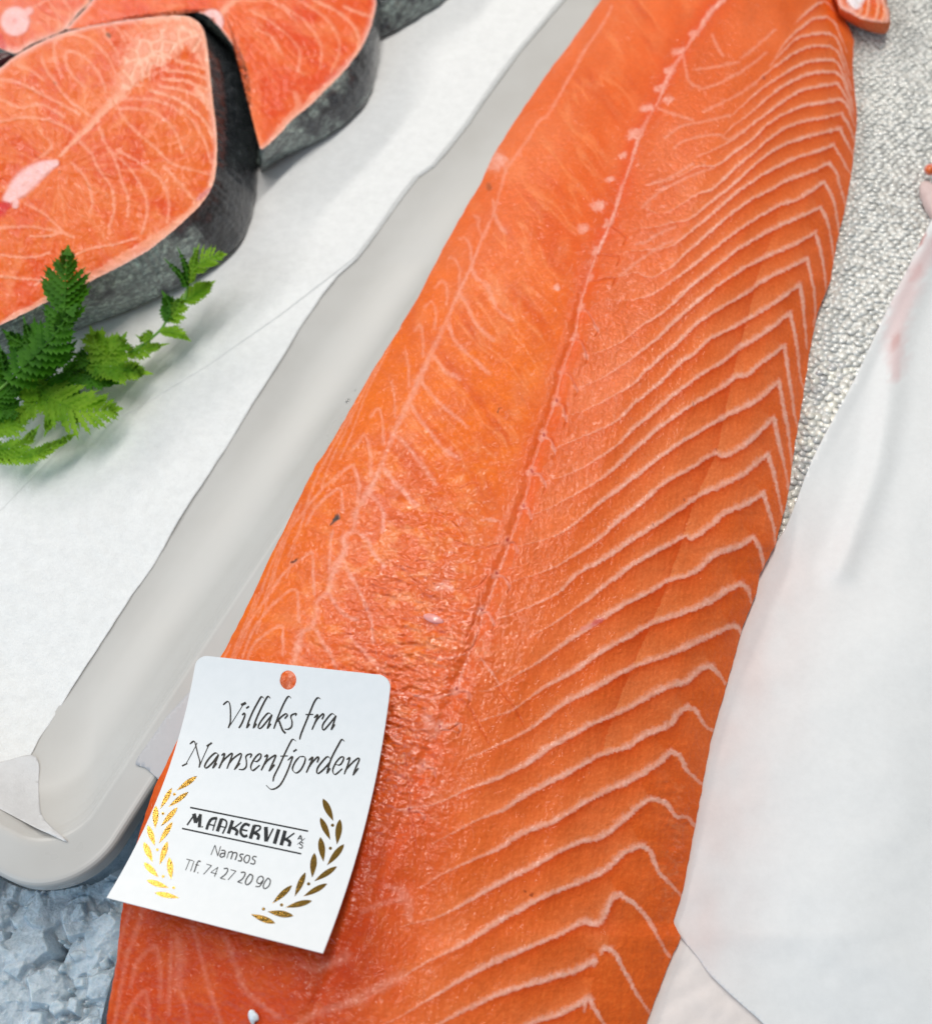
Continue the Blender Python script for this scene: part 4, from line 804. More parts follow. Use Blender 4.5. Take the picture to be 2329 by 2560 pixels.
    top = Pq[-1]; bot = U(q[:, 2], q[:, 3], np.full(na, zb)); S = []; out = bot - top; out[:, 2] = 0; cxy = U(c[0], c[1], (zt + zb) / 2)
    od = (top + bot) / 2 - cxy; od[:, 2] = 0; od /= np.linalg.norm(od, axis=1, keepdims=True) + 1e-9; ns = 14
    for i in range(ns):
        kk_ = i / (ns - 1); e = math.sin(math.pi * min(1, kk_ * 1.0)) ** .7
        p_ = top * (1 - kk_) + bot * kk_ + od * (bulge * np.where((q[:, 0] > 380) & (q[:, 1] < 140) & (len(TB) == 34), .1, 1))[:, None] * e; p_[:, 2] += (.0 if i else .012); S.append(p_)
    S.append(bot - od * .25)
    S = np.stack(S); ra = np.concatenate([[0], np.cumsum(np.linalg.norm(np.diff(top, axis=0), axis=1))]); hk = np.linspace(0, 1.0, len(S))[:, None] * np.linalg.norm(bot - top, axis=1)
    rel = .03 * fbm(ra / .5, hk / .35, 3, seed + 9); S[1:-1] += (od * rel[1:-1][..., None])
    cs = skin_fn(q, tt / tt[-1], hk, ra); suv = np.stack([np.broadcast_to(ra, hk.shape), hk, np.zeros(hk.shape)], -1)
    mesh(skin_name, S.reshape(-1, 3), grid_faces(len(S), na, True), skinmat or M_skin, root, cs.reshape(-1, 3), attrs={'suv': suv.reshape(-1, 3), 'wet': np.zeros(S.shape[0] * na)})
    return root
def skin_cols(q, hk, ra, belly):  # belly 0..1 per outline point
    d = np.array([.014, .015, .019]); g_ = np.array([.055, .06, .068]); s_ = np.array([.30, .35, .32]); n = fbm(ra / .45, hk / .3, 4, 17)
    n0 = fbm(ra / 1.6, hk / 1.1, 3, 19)
    b = np.clip(belly[None] + .30 * n, 0, 1); C = mix(np.broadcast_to(d, hk.shape + (3,)), g_, sm(.0, .45, b)); C = mix(C, s_, sm(.42, .85, b + .38 * n0))
    return C
def skin_front(q, u, hk, ra):
    x, y = q[:, 0], q[:, 1]; b = np.where((y > 440) & (x < 470), sm(560, 300, x) if False else np.interp(x, [-100, 60, 340, 450, 540], [1.15, 1.1, .95, .6, .15]), .12); b = np.where((y < 330), .02, b); b = np.where((y >= 330) & (x >= 470), .12, b)
    return skin_cols(q, hk, ra, b)
TBf = [(457, 39, 461, 43), (489, 50, 493, 53), (507, 71, 520, 80), (516, 100, 556, 106), (520, 130, 606, 150), (525, 177, 640, 230), (532, 248, 646, 340), (542, 337, 644, 430), (542, 408, 636, 500), (532, 464, 620, 565), (503, 511, 589, 618), (461, 553, 537, 665), (420, 588, 470, 707), (366, 630, 415, 735), (290, 672, 366, 757), (214, 710, 290, 790),
       (126, 752, 209, 818), (72, 779, 130, 850), (19, 805, 60, 885), (-60, 835, -20, 925), (-200, 830, -170, 930), (-330, 700, -300, 800), (-370, 480, -330, 560), (-280, 300, -240, 370), (-130, 240, -90, 290), (-60, 210, -30, 260), (0, 170, 25, 220), (42, 138, 65, 180), (85, 113, 105, 150), (142, 88, 160, 120), (199, 71, 215, 100), (255, 60, 270, 90), (319, 50, 330, 78), (390, 42, 400, 70)]
fl = []
for p in ([(700, 900), (740, 1000), (820, 1150), (860, 1280), (905, 1400), (900, 1530)], [(560, 1000), (640, 1080), (700, 1200), (790, 1330), (803, 1480), (770, 1600)], [(760, 1050), (900, 1170), (1000, 1320), (1040, 1470), (1000, 1650)], [(830, 1060), (1000, 1160), (1140, 1280), (1192, 1420), (1182, 1570)],
          [(850, 800), (960, 930), (1100, 1050), (1200, 1150), (1330, 1195), (1480, 1230)], [(820, 770), (940, 768), (1100, 800), (1230, 920), (1292, 1080)], [(900, 700), (1100, 710), (1300, 800), (1430, 960), (1492, 1150)], [(1160, 1180), (1300, 1330), (1380, 1430)],
          [(840, 560), (800, 470), (740, 370), (640, 280), (520, 240), (420, 270), (380, 330), (390, 430), (420, 520)], [(750, 650), (720, 560), (650, 450), (560, 380), (480, 360), (460, 420), (500, 520), (600, 620)], [(860, 520), (840, 400), (780, 290), (720, 200)], [(950, 380), (950, 300), (880, 220)], [(900, 330), (860, 240), (800, 170)],
          [(290, 400), (320, 480), (380, 570), (480, 700), (600, 790), (680, 850)], [(0, 560), (120, 580), (250, 640), (400, 720), (560, 810)], [(100, 450), (220, 500), (300, 560)], [(0, 860), (200, 830), (380, 860), (500, 920), (540, 960)], [(340, 980), (365, 1040), (300, 1100), (240, 1130)], [(0, 700), (150, 760), (300, 740), (450, 830)],
          [(180, 1440), (300, 1500), (450, 1640)], [(0, 1610), (200, 1600), (430, 1640), (520, 1680)], [(500, 1150), (600, 1250), (650, 1400), (640, 1500)], [(1060, 290), (1010, 220), (960, 160)]): fl.append((V4(p), 3.2, .50))
for p in ([(1060, 640), (1250, 700), (1420, 830), (1505, 960)], [(1130, 610), (1300, 640), (1420, 700), (1500, 800)], [(1150, 560), (1300, 572), (1400, 610), (1490, 640)], [(1180, 500), (1330, 512), (1470, 560)], [(1250, 430), (1400, 470), (1475, 505)]): fl.append((V4(p), 3.0, .85))
for p in ([(0, 500), (200, 520), (300, 530)], [(200, 240), (330, 235), (400, 212)], [(0, 360), (180, 380), (330, 350)], [(230, 560), (400, 430), (560, 330), (760, 290), (900, 250)], [(500, 560), (700, 440), (860, 370)]): fl.append((V3(p), 2.6, .6))
fl.append((V4([(430, 1100), (520, 1005), (600, 930), (690, 835), (790, 730), (860, 670)]), [3.5, 5, 6, 6.5, 8, 13], .85))
fl.append((V4([(870, 610), (940, 500), (1040, 380), (1200, 280), (1340, 200), (1400, 330), (1430, 440)]), [20, 34, 38, 34, 30, 20, 10], .62))
fl.append((V4([(1050, 150), (1200, 130), (1370, 150), (1440, 280), (1470, 440), (1500, 700), (1530, 950), (1515, 1200), (1470, 1360), (1380, 1470), (1180, 1640)]), [9, 13, 12, 9, 6, 5, 4, 6, 10, 9, 9], .8))
fl.append((V3([(1320, 40), (1100, 200), (900, 320), (700, 440), (560, 520), (330, 640), (80, 770)]), [9, 13, 10, 12, 12, 8, 8], .62))
fl.append((V4([(1385, 630), (1430, 680), (1475, 740)]), [5, 7, 5], .95))
rnd = random.Random(4); st = []
st.append((V4([(-40, 1480), (0, 1470), (50, 1450)]), [20, 22, 8], (.62, .012, .01), 1)); st.append((V4([(758, 240), (772, 250)]), 3.6, (.10, .05, .02), .9)); st.append((V4([(380, 580), (395, 590)]), 2, (.3, .1, .03), .7))
st.append((V4([(1400, 1400), (1440, 1370), (1480, 1330)]), [6, 8, 3], (.62, .20, .22), .7))
bn = [(V4([(395, 1150), (300, 1190), (200, 1260), (110, 1350), (60, 1400)]), [9, 20, 26, 25, 14], 1), (V4([(110, 1420), (110, 1450)]), 8, .9)]
slab('salmon_steak', TBf, 2.15, -.35, (150, 430), 170, 760, fl, skin_front, 'front salmon steak with blackish skin band and pinkish bubbly fat at its upper right corner', group='salmon steaks on the tray', bones=bn, stains=st, seed=2, lobes=[((300, 150), 17), ((430, 330), 22), ((240, 470), 26)], cells=(V4([(900, 600), (960, 490), (1060, 380), (1200, 300), (1330, 240), (1380, 330)]), [16, 36, 44, 40, 30, 14]))
TBs = [(651, 372, 651, 425), (688, 346, 704, 397), (729, 302, 766, 368), (778, 261, 819, 339), (811, 228, 862, 309), (852, 187, 905, 268), (880, 154, 928, 228), (905, 118, 941, 178), (925, 74, 948, 120), (937, 33, 950, 60), (940, 0, 951, 30), (935, -60, 945, -30), (880, -130, 890, -100), (700, -170, 705, -140), (450, -160, 450, -120), (300, -90, 300, -60), (232, -2, 240, 30), (200, 36, 205, 60), (166, 74, 172, 100), (200, 60, 210, 90), (255, 46, 262, 80), (319, 38, 322, 70), (390, 30, 392, 60), (470, 26, 476, 60), (530, 50, 545, 100), (600, 140, 608, 170), (640, 230, 642, 260), (650, 310, 650, 350)]
def skin_back(q, u, hk, ra):
    x, y = q[:, 0], q[:, 1]; b = np.interp(x, [600, 720, 830, 900, 1000], [.85, .72, .5, .22, .1]); b = np.where(y < 0, .15, b)
    return skin_cols(q, hk, ra, b)
sl = []
for p in ([(600, 0), (700, 60), (800, 150), (850, 250), (840, 350), (800, 440)], [(480, 20), (600, 100), (700, 200), (740, 300), (735, 420)], [(300, 60), (440, 140), (560, 240), (610, 330), (600, 430)], [(400, 0), (500, 50), (590, 130)], [(350, 180), (440, 230), (500, 330)]): sl.append((V5(p), 2.6, .5))
sl.append((V5([(690, 0), (850, 80), (950, 180), (972, 280), (930, 370)]), 3.2, .7)); sl.append((V5([(880, 40), (960, 75), (1060, 105)]), 3.2, .7)); sl.append((V5([(130, 90), (170, 40), (240, -20), (330, -80)]), [6, 8, 9, 9], .7))
sl.append((V5([(930, 400), (830, 490), (720, 570), (620, 680), (520, 780), (400, 900)]), [5, 7, 9, 9, 6, 5], .6)); sl.append((V5([(570, 560), (600, 640), (560, 700), (470, 790)]), [4, 8, 6, 4], .45))
sl.append(([(640, 2), (500, -20)], 3, .5))
slab('salmon_steak', TBs, 1.5, -.35, (560, 20), 110, 620, sl, skin_back, 'middle salmon steak lying behind the front one, round white bone at its centre', group='salmon steaks on the tray',
     bones=[(V5([(75 + 42 * math.cos(a), 132 + 48 * math.sin(a)) for a in np.linspace(0, 2 * math.pi, 9)]), 12, 1), (V5([(20, 190), (60, 200)]), 6, .7)], stains=[(V5([(66, 130), (82, 130)]), 9, (.86, .30, .24), .9)], lobes=[((620, 60), 26), ((760, 120), 30)], body_cols=((.78, .11, .018), (.73, .065, .008), (.83, .165, .05)), seed=31)
TBt = [(228, -8, 240, 10), (198, 32, 210, 50), (163, 74, 176, 96), (120, 95, 130, 130), (78, 112, 84, 150), (40, 134, 40, 170), (-8, 118, -8, 190), (-80, 90, -80, 150), (-200, 40, -200, 90), (-260, -80, -250, -40), (-150, -190, -150, -160), (60, -200, 60, -170), (200, -120, 205, -100)]
tl_ = [(V4(p), 2.4, .5) for p in ([(330, 0), (380, 60), (420, 150), (400, 230)], [(450, 0), (500, 80), (480, 180)], [(250, 250), (330, 300), (380, 330)], [(220, 60), (300, 20), (420, -40)])]
tl_.append((V4([(640, -40), (560, 110), (470, 220)]), 3.5, .8))
slab('salmon_steak', TBt, 1.25, -.35, (40, 0), 80, 420, tl_, lambda q, u, hk, ra: skin_cols(q, hk, ra, np.full(len(q), .45)), 'salmon steak cut off by the upper left corner, pale round bone showing', group='salmon steaks on the tray',
     bones=[(V4([(110 + 55 * math.cos(a), 150 + 55 * math.sin(a)) for a in np.linspace(0, 2 * math.pi, 9)]), 17, 1), (V4([(200, 80), (210, 75)]), 10, .8)], stains=[(V4([(0, 260), (20, 330)]), 9, (.6, .02, .02), .8), (V4([(80, 150), (100, 150)]), 12, (.86, .42, .40), .8)], body_cols=((.78, .15, .06), (.74, .10, .04), (.82, .22, .11)), seed=55)
TBq = [(915, -60, 905, 110), (950, -50, 954, 92), (1000, -60, 991, 74), (1050, -85, 1032, 49), (1090, -120, 1073, 24), (1120, -160, 1109, 0), (1130, -220, 1150, -60), (1040, -320, 1060, -200), (900, -300, 900, -180), (860, -160, 850, -20)]
slab('salmon_steak', TBq, 1.6, -.35, (990, -180), 30, 260, [], lambda q, u, hk, ra: skin_cols(q, hk, ra, np.full(len(q), .62)), 'salmon steak at the top edge of which only grey mottled skin shows', group='salmon steaks on the tray', seed=77)
# dark bit of skin between the left steaks
blob('blood_clot', (6, 150), .9, .55, .35, .3, simple('dark_blood', (.07, .008, .01), .3, coat=.4), None, .5, 2)
tag(bpy.data.objects['blood_clot'], 'dark red clot at the left edge between two steaks', 'clot')

# ================================================================== HERB SPRIGS
def leaf_mat(name, c1, c2, tr):
    m, nt, p, N, L = new_mat(name); n = noise(N, L, texco(N, L), 120, 4, .6); r = ramp(N, L, n.outputs[0], [(.3, c1), (.7, c2)])
    L.new(r.outputs[0], p.inputs['Base Color']); p.inputs['Roughness'].default_value = .6; p.inputs['IOR'].default_value = 1.3
    n2 = noise(N, L, texco(N, L), 700, 3, .6); b = bump(N, L, n2.outputs[0], .5, .0006); L.new(b.outputs[0], p.inputs['Normal'])
    t = N.new('ShaderNodeBsdfTranslucent'); r2 = ramp(N, L, n.outputs[0], [(.3, tuple(min(1, q * 1.6) for q in c2)), (.7, tuple(min(1, q * 2.1) for q in c2))]); L.new(r2.outputs[0], t.inputs[0])
    mx = N.new('ShaderNodeMixShader'); mx.inputs[0].default_value = tr; L.new(p.outputs[0], mx.inputs[1]); L.new(t.outputs[0], mx.inputs[2]); L.new(mx.outputs[0], nt.nodes['Material Output'].inputs[0]); return m
M_leafD = leaf_mat('dark_green_leaf', (.020, .105, .002), (.055, .19, .005), .28); M_leafL = leaf_mat('light_green_leaf', (.07, .22, .008), (.24, .40, .03), .45); M_stem = simple('green_stem', (.14, .32, .04), .5, nscale=200)
GN = View(0, 600, 3.057)
LEAFK = [1.12]
def leaf(parent, rib, W, z0, z1, mat, n=9, ang=52, taper=1.0, teeth=4, arch=.25, fat_=1.15, sides=(1, 1), seed=0, base=.25, ribw=5):
    rr = random.Random(seed); q = spline(GN(rib), 12); L = np.concatenate([[0], np.cumsum(np.linalg.norm(np.diff(q, axis=0), axis=1))]); tot = L[-1]
    at = lambda s: np.array([np.interp(s * tot, L, q[:, 0]), np.interp(s * tot, L, q[:, 1])])
    Wp = W * LEAFK[0] / GN.k; Vp, Vz, Fc = [], [], []; zf = lambda s: z0 + (z1 - z0) * s + arch * math.sin(math.pi * s)
    def strip(A, B, zA, zB):
        k = len(Vp)
        for a, b, za, zb2 in zip(A, B, zA, zB): Vp.append(a); Vp.append(b); Vz.append(za); Vz.append(zb2)
        for i in range(len(A) - 1): Fc.append((k + 2 * i, k + 2 * i + 1, k + 2 * i + 3, k + 2 * i + 2))
    sp = tot / n
    for k in range(n):
        s = .04 + .93 * k / n; p = at(s); t = at(min(1, s + .04)) - at(max(0, s - .04)); t /= np.linalg.norm(t)
        shape = min(1, base + (1 - base) * math.sin(math.pi * min(1, (s * .85 + .18))) ** .8) if taper > 0 else 1
        shape = (base + (1 - base) * min(1, s / .28)) * (1 - max(0, (s - .28) / .72) ** taper) + .08
        for si, sg in enumerate((1, -1)):
            if not sides[si]: continue
            a_ = R(ang * (1 - .35 * s) + rr.uniform(-7, 7)) * sg; d = np.array([t[0] * math.cos(a_) - t[1] * math.sin(a_), t[0] * math.sin(a_) + t[1] * math.cos(a_)])
            ln = Wp * shape * rr.uniform(.85, 1.12); hw_ = sp * fat_ * .43 * (.8 + .4 * shape); nn = np.array([-d[1], d[0]]); m = teeth * 2 + 1
            A, B, zA, zB = [], [], [], []; lift = rr.uniform(-.05, .09); curl = rr.uniform(-.14, .06)
            for i in range(m + 1):
                u = i / m; c = p + d * ln * u + t * ln * .16 * u * u; prof = (1 - u ** 2.2) ** .75 * (.62 + .5 * u) if u < 1 else .03
                sw = hw_ * prof * (1.32 if i % 2 else .66); off = d * sp * (.16 if i % 2 else -.04)
                A.append(c + nn * sw + off); B.append(c - nn * sw + off); zz_ = zf(s) + lift * u + curl * u * u * (ln / 40); zA.append(zz_ + .02); zB.append(zz_ - .02)
            C_ = [(a + b) / 2 for a, b in zip(A, B)]; zC = [(a + b) / 2 - .03 for a, b in zip(zA, zB)]; strip(A, C_, zA, zC); strip(C_, B, zC, zB)
    ss = np.linspace(0, 1, 12); wd = ribw / GN.k * (1 - .8 * ss) + .6; A, B = [], []
    for s, w_ in zip(ss, wd):
        p = at(s); t = at(min(1, s + .05)) - at(max(0, s - .05)); t /= np.linalg.norm(t) + 1e-9; nn = np.array([-t[1], t[0]]); A.append(p + nn * w_); B.append(p - nn * w_)
    strip(A, B, [zf(s) + .02 for s in ss], [zf(s) + .02 for s in ss])
    # terminal lobe
    p = at(.93); t = at(1) - at(.9); t /= np.linalg.norm(t); nn = np.array([-t[1], t[0]]); A, B = [], []
    for i in range(7):
        u = i / 6; sw = Wp * .16 * (1 - u) ** .8 * (1.3 if i % 2 else .8) + .3; A.append(p + t * sp * 1.5 * u + nn * sw); B.append(p + t * sp * 1.5 * u - nn * sw)
    strip(A, B, [zf(1)] * 7, [zf(1)] * 7)
    Vp = np.array(Vp); Pw = U(Vp[:, 0], Vp[:, 1], np.array(Vz)); o = mesh('leaf', Pw, Fc, mat, parent, smooth=True)
    return o
def stem(parent, pts, zs, rad):
    q = spline(GN(pts), 8); z = np.interp(np.linspace(0, 1, len(q)), np.linspace(0, 1, len(zs)), zs); c = U(q[:, 0], q[:, 1], z); V = []
    d = np.gradient(c, axis=0); d /= np.linalg.norm(d, axis=1, keepdims=True); u = np.cross(d, [0, 0, 1.]); u /= np.linalg.norm(u, axis=1, keepdims=True); v = np.cross(u, d)
    for a in np.linspace(0, 2 * math.pi, 8, endpoint=False): V.append(c + (u * math.cos(a) + v * math.sin(a)) * rad)
    V = np.stack(V, 1); mesh('stem', V.reshape(-1, 3), grid_faces(len(c), 8, True), M_stem, parent)
h1 = empty('herb_sprig', tuple(U(60, 960, 0))); tag(h1, 'dark green feathery herb frond standing up against the front steak', 'herb sprig', 'herb sprigs on the paper')
stem(h1, [(-60, 1190), (60, 1090), (300, 850), (420, 730), (530, 560)], [.9, 1.1, 1.7, 2.2, 2.7], .05); stem(h1, [(440, 720), (480, 620), (495, 500)], [2.3, 2.6, 2.8], .035)
leaf(h1, [(492, 690), (492, 560), (500, 380), (505, 230), (520, 75)], 205, 2.5, 3.3, M_leafD, 11, 58, 1.25, 5, .1, 1.35, seed=1, base=.75)
leaf(h1, [(60, 1090), (180, 960), (300, 850), (420, 720), (560, 530)], 215, 1.3, 2.9, M_leafD, 10, 60, 1.3, 5, .2, 1.45, seed=2, base=.7)
leaf(h1, [(250, 900), (180, 800), (110, 760), (50, 710)], 95, 1.5, 1.9, M_leafD, 6, 50, 1.3, 4, .1, 1.5, seed=3, base=.6); leaf(h1, [(290, 860), (240, 760), (210, 690), (190, 620)], 55, 1.8, 2.3, M_leafD, 6, 45, 1.2, 3, .1, 1.4, seed=4)
leaf(h1, [(60, 1100), (30, 1000), (10, 900), (0, 830)], 80, 1.0, 1.8, M_leafD, 6, 50, 1.2, 4, .1, 1.5, seed=5, base=.6); leaf(h1, [(-40, 1250), (30, 1180), (90, 1120), (140, 1080)], 110, .8, 1.0, M_leafD, 6, 60, 1.3, 4, .1, 1.6, seed=6, base=.7)
leaf(h1, [(200, 980), (300, 920), (350, 900), (395, 900)], 90, 1.6, 1.7, M_leafD, 5, 60, 1.3, 4, .1, 1.6, seed=7, base=.7); leaf(h1, [(330, 960), (430, 900), (500, 860), (560, 800)], 100, 1.3, 1.9, M_leafD, 6, 55, 1.3, 4, .1, 1.6, seed=8, base=.7)
LEAFK[0] = 1.35
h2 = empty('herb_sprig', tuple(U(330, 830, 0))); tag(h2, 'slender herb sprig reaching up to the right corner of the front steak', 'herb sprig', 'herb sprigs on the paper')
stem(h2, [(640, 1000), (800, 950), (980, 870), (1100, 795), (1230, 685), (1290, 590), (1400, 490), (1440, 340), (1475, 200), (1490, 60)], [.5, .5, .5, .6, .8, 1.0, 1.2, 1.6, 2.0, 2.3], .05)
leaf(h2, [(860, 900), (780, 860), (730, 790), (705, 710)], 120, .6, 1.0, M_leafL, 5, 55, 1.1, 4, .1, 1.6, seed=11, base=.9); leaf(h2, [(800, 930), (860, 850), (910, 800), (945, 745)], 100, .6, .9, M_leafL, 5, 55, 1.2, 4, .1, 1.6, seed=12, base=.9)
leaf(h2, [(740, 950), (690, 930), (640, 910), (590, 880)], 85, .5, .7, M_leafD, 5, 60, 1.2, 4, .1, 1.6, seed=13, base=.8); leaf(h2, [(1220, 700), (1290, 700), (1370, 715), (1440, 760)], 55, .9, .9, M_leafL, 8, 45, 1.3, 3, .1, 1.3, seed=14, base=.7)
leaf(h2, [(980, 870), (1080, 850), (1160, 820), (1250, 800)], 50, .5, .6, M_leafL, 6, 55, 1.3, 3, .1, 1.4, seed=15, base=.8); leaf(h2, [(1270, 620), (1300, 550), (1290, 480), (1260, 425)], 75, 1.0, 1.3, M_leafD, 5, 55, 1.2, 4, .1, 1.7, seed=16, base=.9)
leaf(h2, [(1290, 600), (1340, 570), (1360, 520), (1385, 450)], 65, 1.0, 1.4, M_leafL, 5, 60, 1.3, 4, .1, 1.7, seed=17, base=.8); leaf(h2, [(1410, 470), (1470, 430), (1540, 380), (1620, 328)], 68, 1.3, 1.4, M_leafL, 7, 55, 1.4, 4, .1, 1.6, seed=18, base=.8)
leaf(h2, [(1425, 360), (1390, 280), (1340, 225), (1282, 168)], 26, 1.7, 2.2, M_leafD, 6, 38, 1.3, 3, .1, 1.3, seed=19, base=.8); leaf(h2, [(1430, 310), (1425, 230), (1400, 150), (1372, 88)], 26, 1.8, 2.4, M_leafD, 6, 38, 1.3, 3, .1, 1.3, seed=20, base=.8)
leaf(h2, [(1465, 250), (1530, 180), (1620, 130), (1712, 112)], 85, 2.1, 2.4, M_leafL, 9, 62, 1.5, 3, .15, 1.0, seed=21, base=.7); leaf(h2, [(1455, 330), (1470, 240), (1490, 140), (1515, 55)], 40, 1.8, 2.5, M_leafL, 8, 45, 1.3, 3, .1, 1.3, seed=22, base=.8)
leaf(h2, [(1170, 720), (1120, 740), (1090, 760), (1065, 745)], 36, .7, .9, M_leafL, 4, 55, 1.3, 3, .1, 1.5, seed=23, base=.9)
LEAFK[0] = 1.15
h3 = empty('herb_sprig', tuple(U(150, 1010, 0))); tag(h3, 'light green spreading herb leaves lowest in the pile on the paper', 'herb sprig', 'herb sprigs on the paper')
stem(h3, [(-60, 1330), (120, 1240), (310, 1170), (450, 1230), (640, 1300)], [.5, .6, .8, .8, .8], .045)
leaf(h3, [(600, 960), (760, 960), (930, 985), (1115, 1015)], 130, .5, .6, M_leafL, 8, 55, 1.4, 5, .2, 1.7, seed=31, base=.8); leaf(h3, [(480, 1000), (600, 1020), (740, 1060), (880, 1090)], 110, .5, .4, M_leafD, 7, 55, 1.3, 5, .1, 1.6, seed=32, base=.8)
leaf(h3, [(320, 1170), (450, 1235), (640, 1300), (905, 1290)], 190, .9, .6, M_leafL, 11, 62, 1.7, 5, .25, 1.15, seed=33, base=.85); leaf(h3, [(300, 1080), (420, 1120), (520, 1150), (610, 1190)], 130, .8, .7, M_leafD, 7, 60, 1.3, 5, .1, 1.7, seed=34, base=.9)
leaf(h3, [(330, 1180), (260, 1260), (180, 1330), (120, 1400)], 90, .8, .5, M_leafL, 7, 55, 1.3, 4, .1, 1.5, seed=35, base=.8); leaf(h3, [(390, 1220), (400, 1320), (380, 1400), (355, 1465)], 70, .8, .4, M_leafL, 6, 45, 1.3, 4, .1, 1.6, seed=36, base=.8)
leaf(h3, [(500, 1270), (570, 1320), (590, 1380), (600, 1420)], 40, .7, .4, M_leafL, 5, 45, 1.3, 3, .1, 1.3, seed=37, base=.8); leaf(h3, [(-60, 1560), (80, 1490), (200, 1420), (300, 1300)] if False else [(-60, 1430), (60, 1420), (150, 1370), (240, 1300)], 105, .5, .5, M_leafL, 7, 55, 1.3, 4, .1, 1.5, seed=38, base=.8)
leaf(h3, [(-60, 1600), (60, 1590), (180, 1560), (285, 1440)], 75, .3, .5, M_leafL, 9, 50, 1.4, 4, .1, 1.2, seed=39, base=.8); leaf(h3, [(-80, 1650), (100, 1660), (240, 1650), (400, 1580), (580, 1480)], 75, .2, .6, M_leafL, 14, 48, 1.5, 4, .15, 1.2, seed=40, base=.7)
leaf(h3, [(100, 1120), (220, 1130), (310, 1150), (390, 1190)], 110, .8, .8, M_leafL, 7, 60, 1.3, 5, .1, 1.7, seed=41, base=.8); leaf(h3, [(150, 1260), (20, 1290), (-60, 1300), (-140, 1300)], 100, .7, .6, M_leafD, 7, 60, 1.3, 5, .1, 1.7, seed=42, base=.9)

# ================================================================== SILVER-SKINNED FISH, SHEETS, SCRAPS on the right
def zs(x, y): return 1.46 + .05 * fbm(x / 3, y / 4, 2, 8)
def silver(name, c1, c2, rough, metal, vary=False):
    m, nt, p, N, L = new_mat(name); p.inputs['Coat Weight'].default_value = .8; p.inputs['Coat Roughness'].default_value = .12; tc = texco(N, L); n = noise(N, L, tc, 45, 5, .65); r = ramp(N, L, n.outputs[0], [(.32, c1), (.68, c2)])
    out = r.outputs[0]
    if vary:
        oi = N.new('ShaderNodeObjectInfo'); r2 = ramp(N, L, oi.outputs['Random'], [(0, (.72, .72, .74)), (.5, (.95, .95, .93)), (1, (1.15, 1.13, 1.05))])
        mx = N.new('ShaderNodeMix'); mx.data_type = 'RGBA'; mx.blend_type = 'MULTIPLY'; mx.inputs[0].default_value = 1; L.new(out, mx.inputs[6]); L.new(r2.outputs[0], mx.inputs[7]); out = mx.outputs[2]
    L.new(out, p.inputs['Base Color']); p.inputs['Roughness'].default_value = rough; p.inputs['Metallic'].default_value = metal
    n3 = noise(N, L, tc, 900, 4, .7); b = bump(N, L, n3.outputs[0], .28, .0004); L.new(b.outputs[0], p.inputs['Normal']); return m
M_silver = silver('silver_skin', (.76, .76, .73), (.88, .88, .84), .38, .15); M_scale = silver('silver_scale', (.78, .78, .75), (.98, .975, .93), .20, .06, True)
fish = empty('whole_fish', (16, 25, 1.2)); tag(fish, 'silver scaled skin of a fish showing between the fillet and the white sheet', 'fish')
gx, gy = np.meshgrid(np.linspace(7, 34, 150), np.linspace(4, 52, 240)); V = np.stack([gx, gy, zs(gx, gy)], -1); mesh('skin', V.reshape(-1, 3), grid_faces(240, 150), M_silver, fish)
XW = [(2420, 380), (2329, 546), (2273, 660), (2210, 787), (2133, 952), (2032, 1143), (1962, 1320), (1930, 1400)]
def scale_mesh():
    V = [(0, 0, .026)]; n = 10
    for i in range(n):
        a = 2 * math.pi * i / n; V.append((.20 * math.cos(a), .205 * math.sin(a), .004 + .022 * max(0, math.cos(a))))
    for i in range(n): x, y, z = V[1 + i]; V.append((x * .96, y * .96, z - .02))
    F_ = [(0, 1 + i, 1 + (i + 1) % n) for i in range(n)] + [(1 + i, 11 + i, 11 + (i + 1) % n, 1 + (i + 1) % n) for i in range(n)]
    return V, F_
sv, sf = scale_mesh(); sme = bpy.data.meshes.new('scale'); sme.from_pydata([tuple(c * .01 for c in v) for v in sv], [], sf); sme.polygons.foreach_set('use_smooth', np.ones(len(sf), bool)); sme.materials.append(M_scale)
cand = []; axd = math.atan2(-1, -.25)
ca, sa = math.cos(axd), math.sin(axd)
for i in range(-20, 210):
    for j in range(-90, 90):
        a = i * .235; b = (j + .5 * (i % 2)) * .30; x = 20 + a * ca * 1.0 - b * sa; y = 48 + a * sa + b * ca
        x += random.uniform(-.06, .06); y += random.uniform(-.06, .06)
        pp = PIX(np.array([[x, y, 1.3]]))[0]
        if not (-40 < pp[1] < 1480): continue
        if pp[0] < interp(XR, pp[1]) - 60 or pp[0] > interp(XW, pp[1]) + 60 or pp[0] > 2380: continue
        cand.append((pp[1], x, y))
cand.sort(reverse=True)
def pose(x, y): return (x, y, float(zs(np.array(x), np.array(y))) + random.uniform(-.012, .012)), axd + random.uniform(-.35, .35), random.uniform(-.16, .16), random.uniform(-.14, .14)
vis = [c for c in cand if c[0] < 1440]
for _, x, y in vis[:300]:
    (lx, ly, lz), rz, rx, ry = pose(x, y); o = bpy.data.objects.new('scale', sme); sc.collection.objects.link(o); o.parent = fish; o.matrix_parent_inverse = fish.matrix_world.inverted(); o.location = (lx * .01, ly * .01, lz * .01); o.rotation_euler = (rx, ry, rz)
V, Fc = [], []; svn = np.array(sv)
for _, x, y in vis[300:] + cand[:0]:
    (lx, ly, lz), rz, rx, ry = pose(x, y); c_, s_ = math.cos(rz), math.sin(rz); k = len(V) * len(sv); v = svn.copy(); v[:, 2] += v[:, 0] * -ry + v[:, 1] * rx
    V.append(np.column_stack([lx + v[:, 0] * c_ - v[:, 1] * s_, ly + v[:, 0] * s_ + v[:, 1] * c_, lz + v[:, 2]])); Fc += [tuple(k + q for q in f_) for f_ in sf]
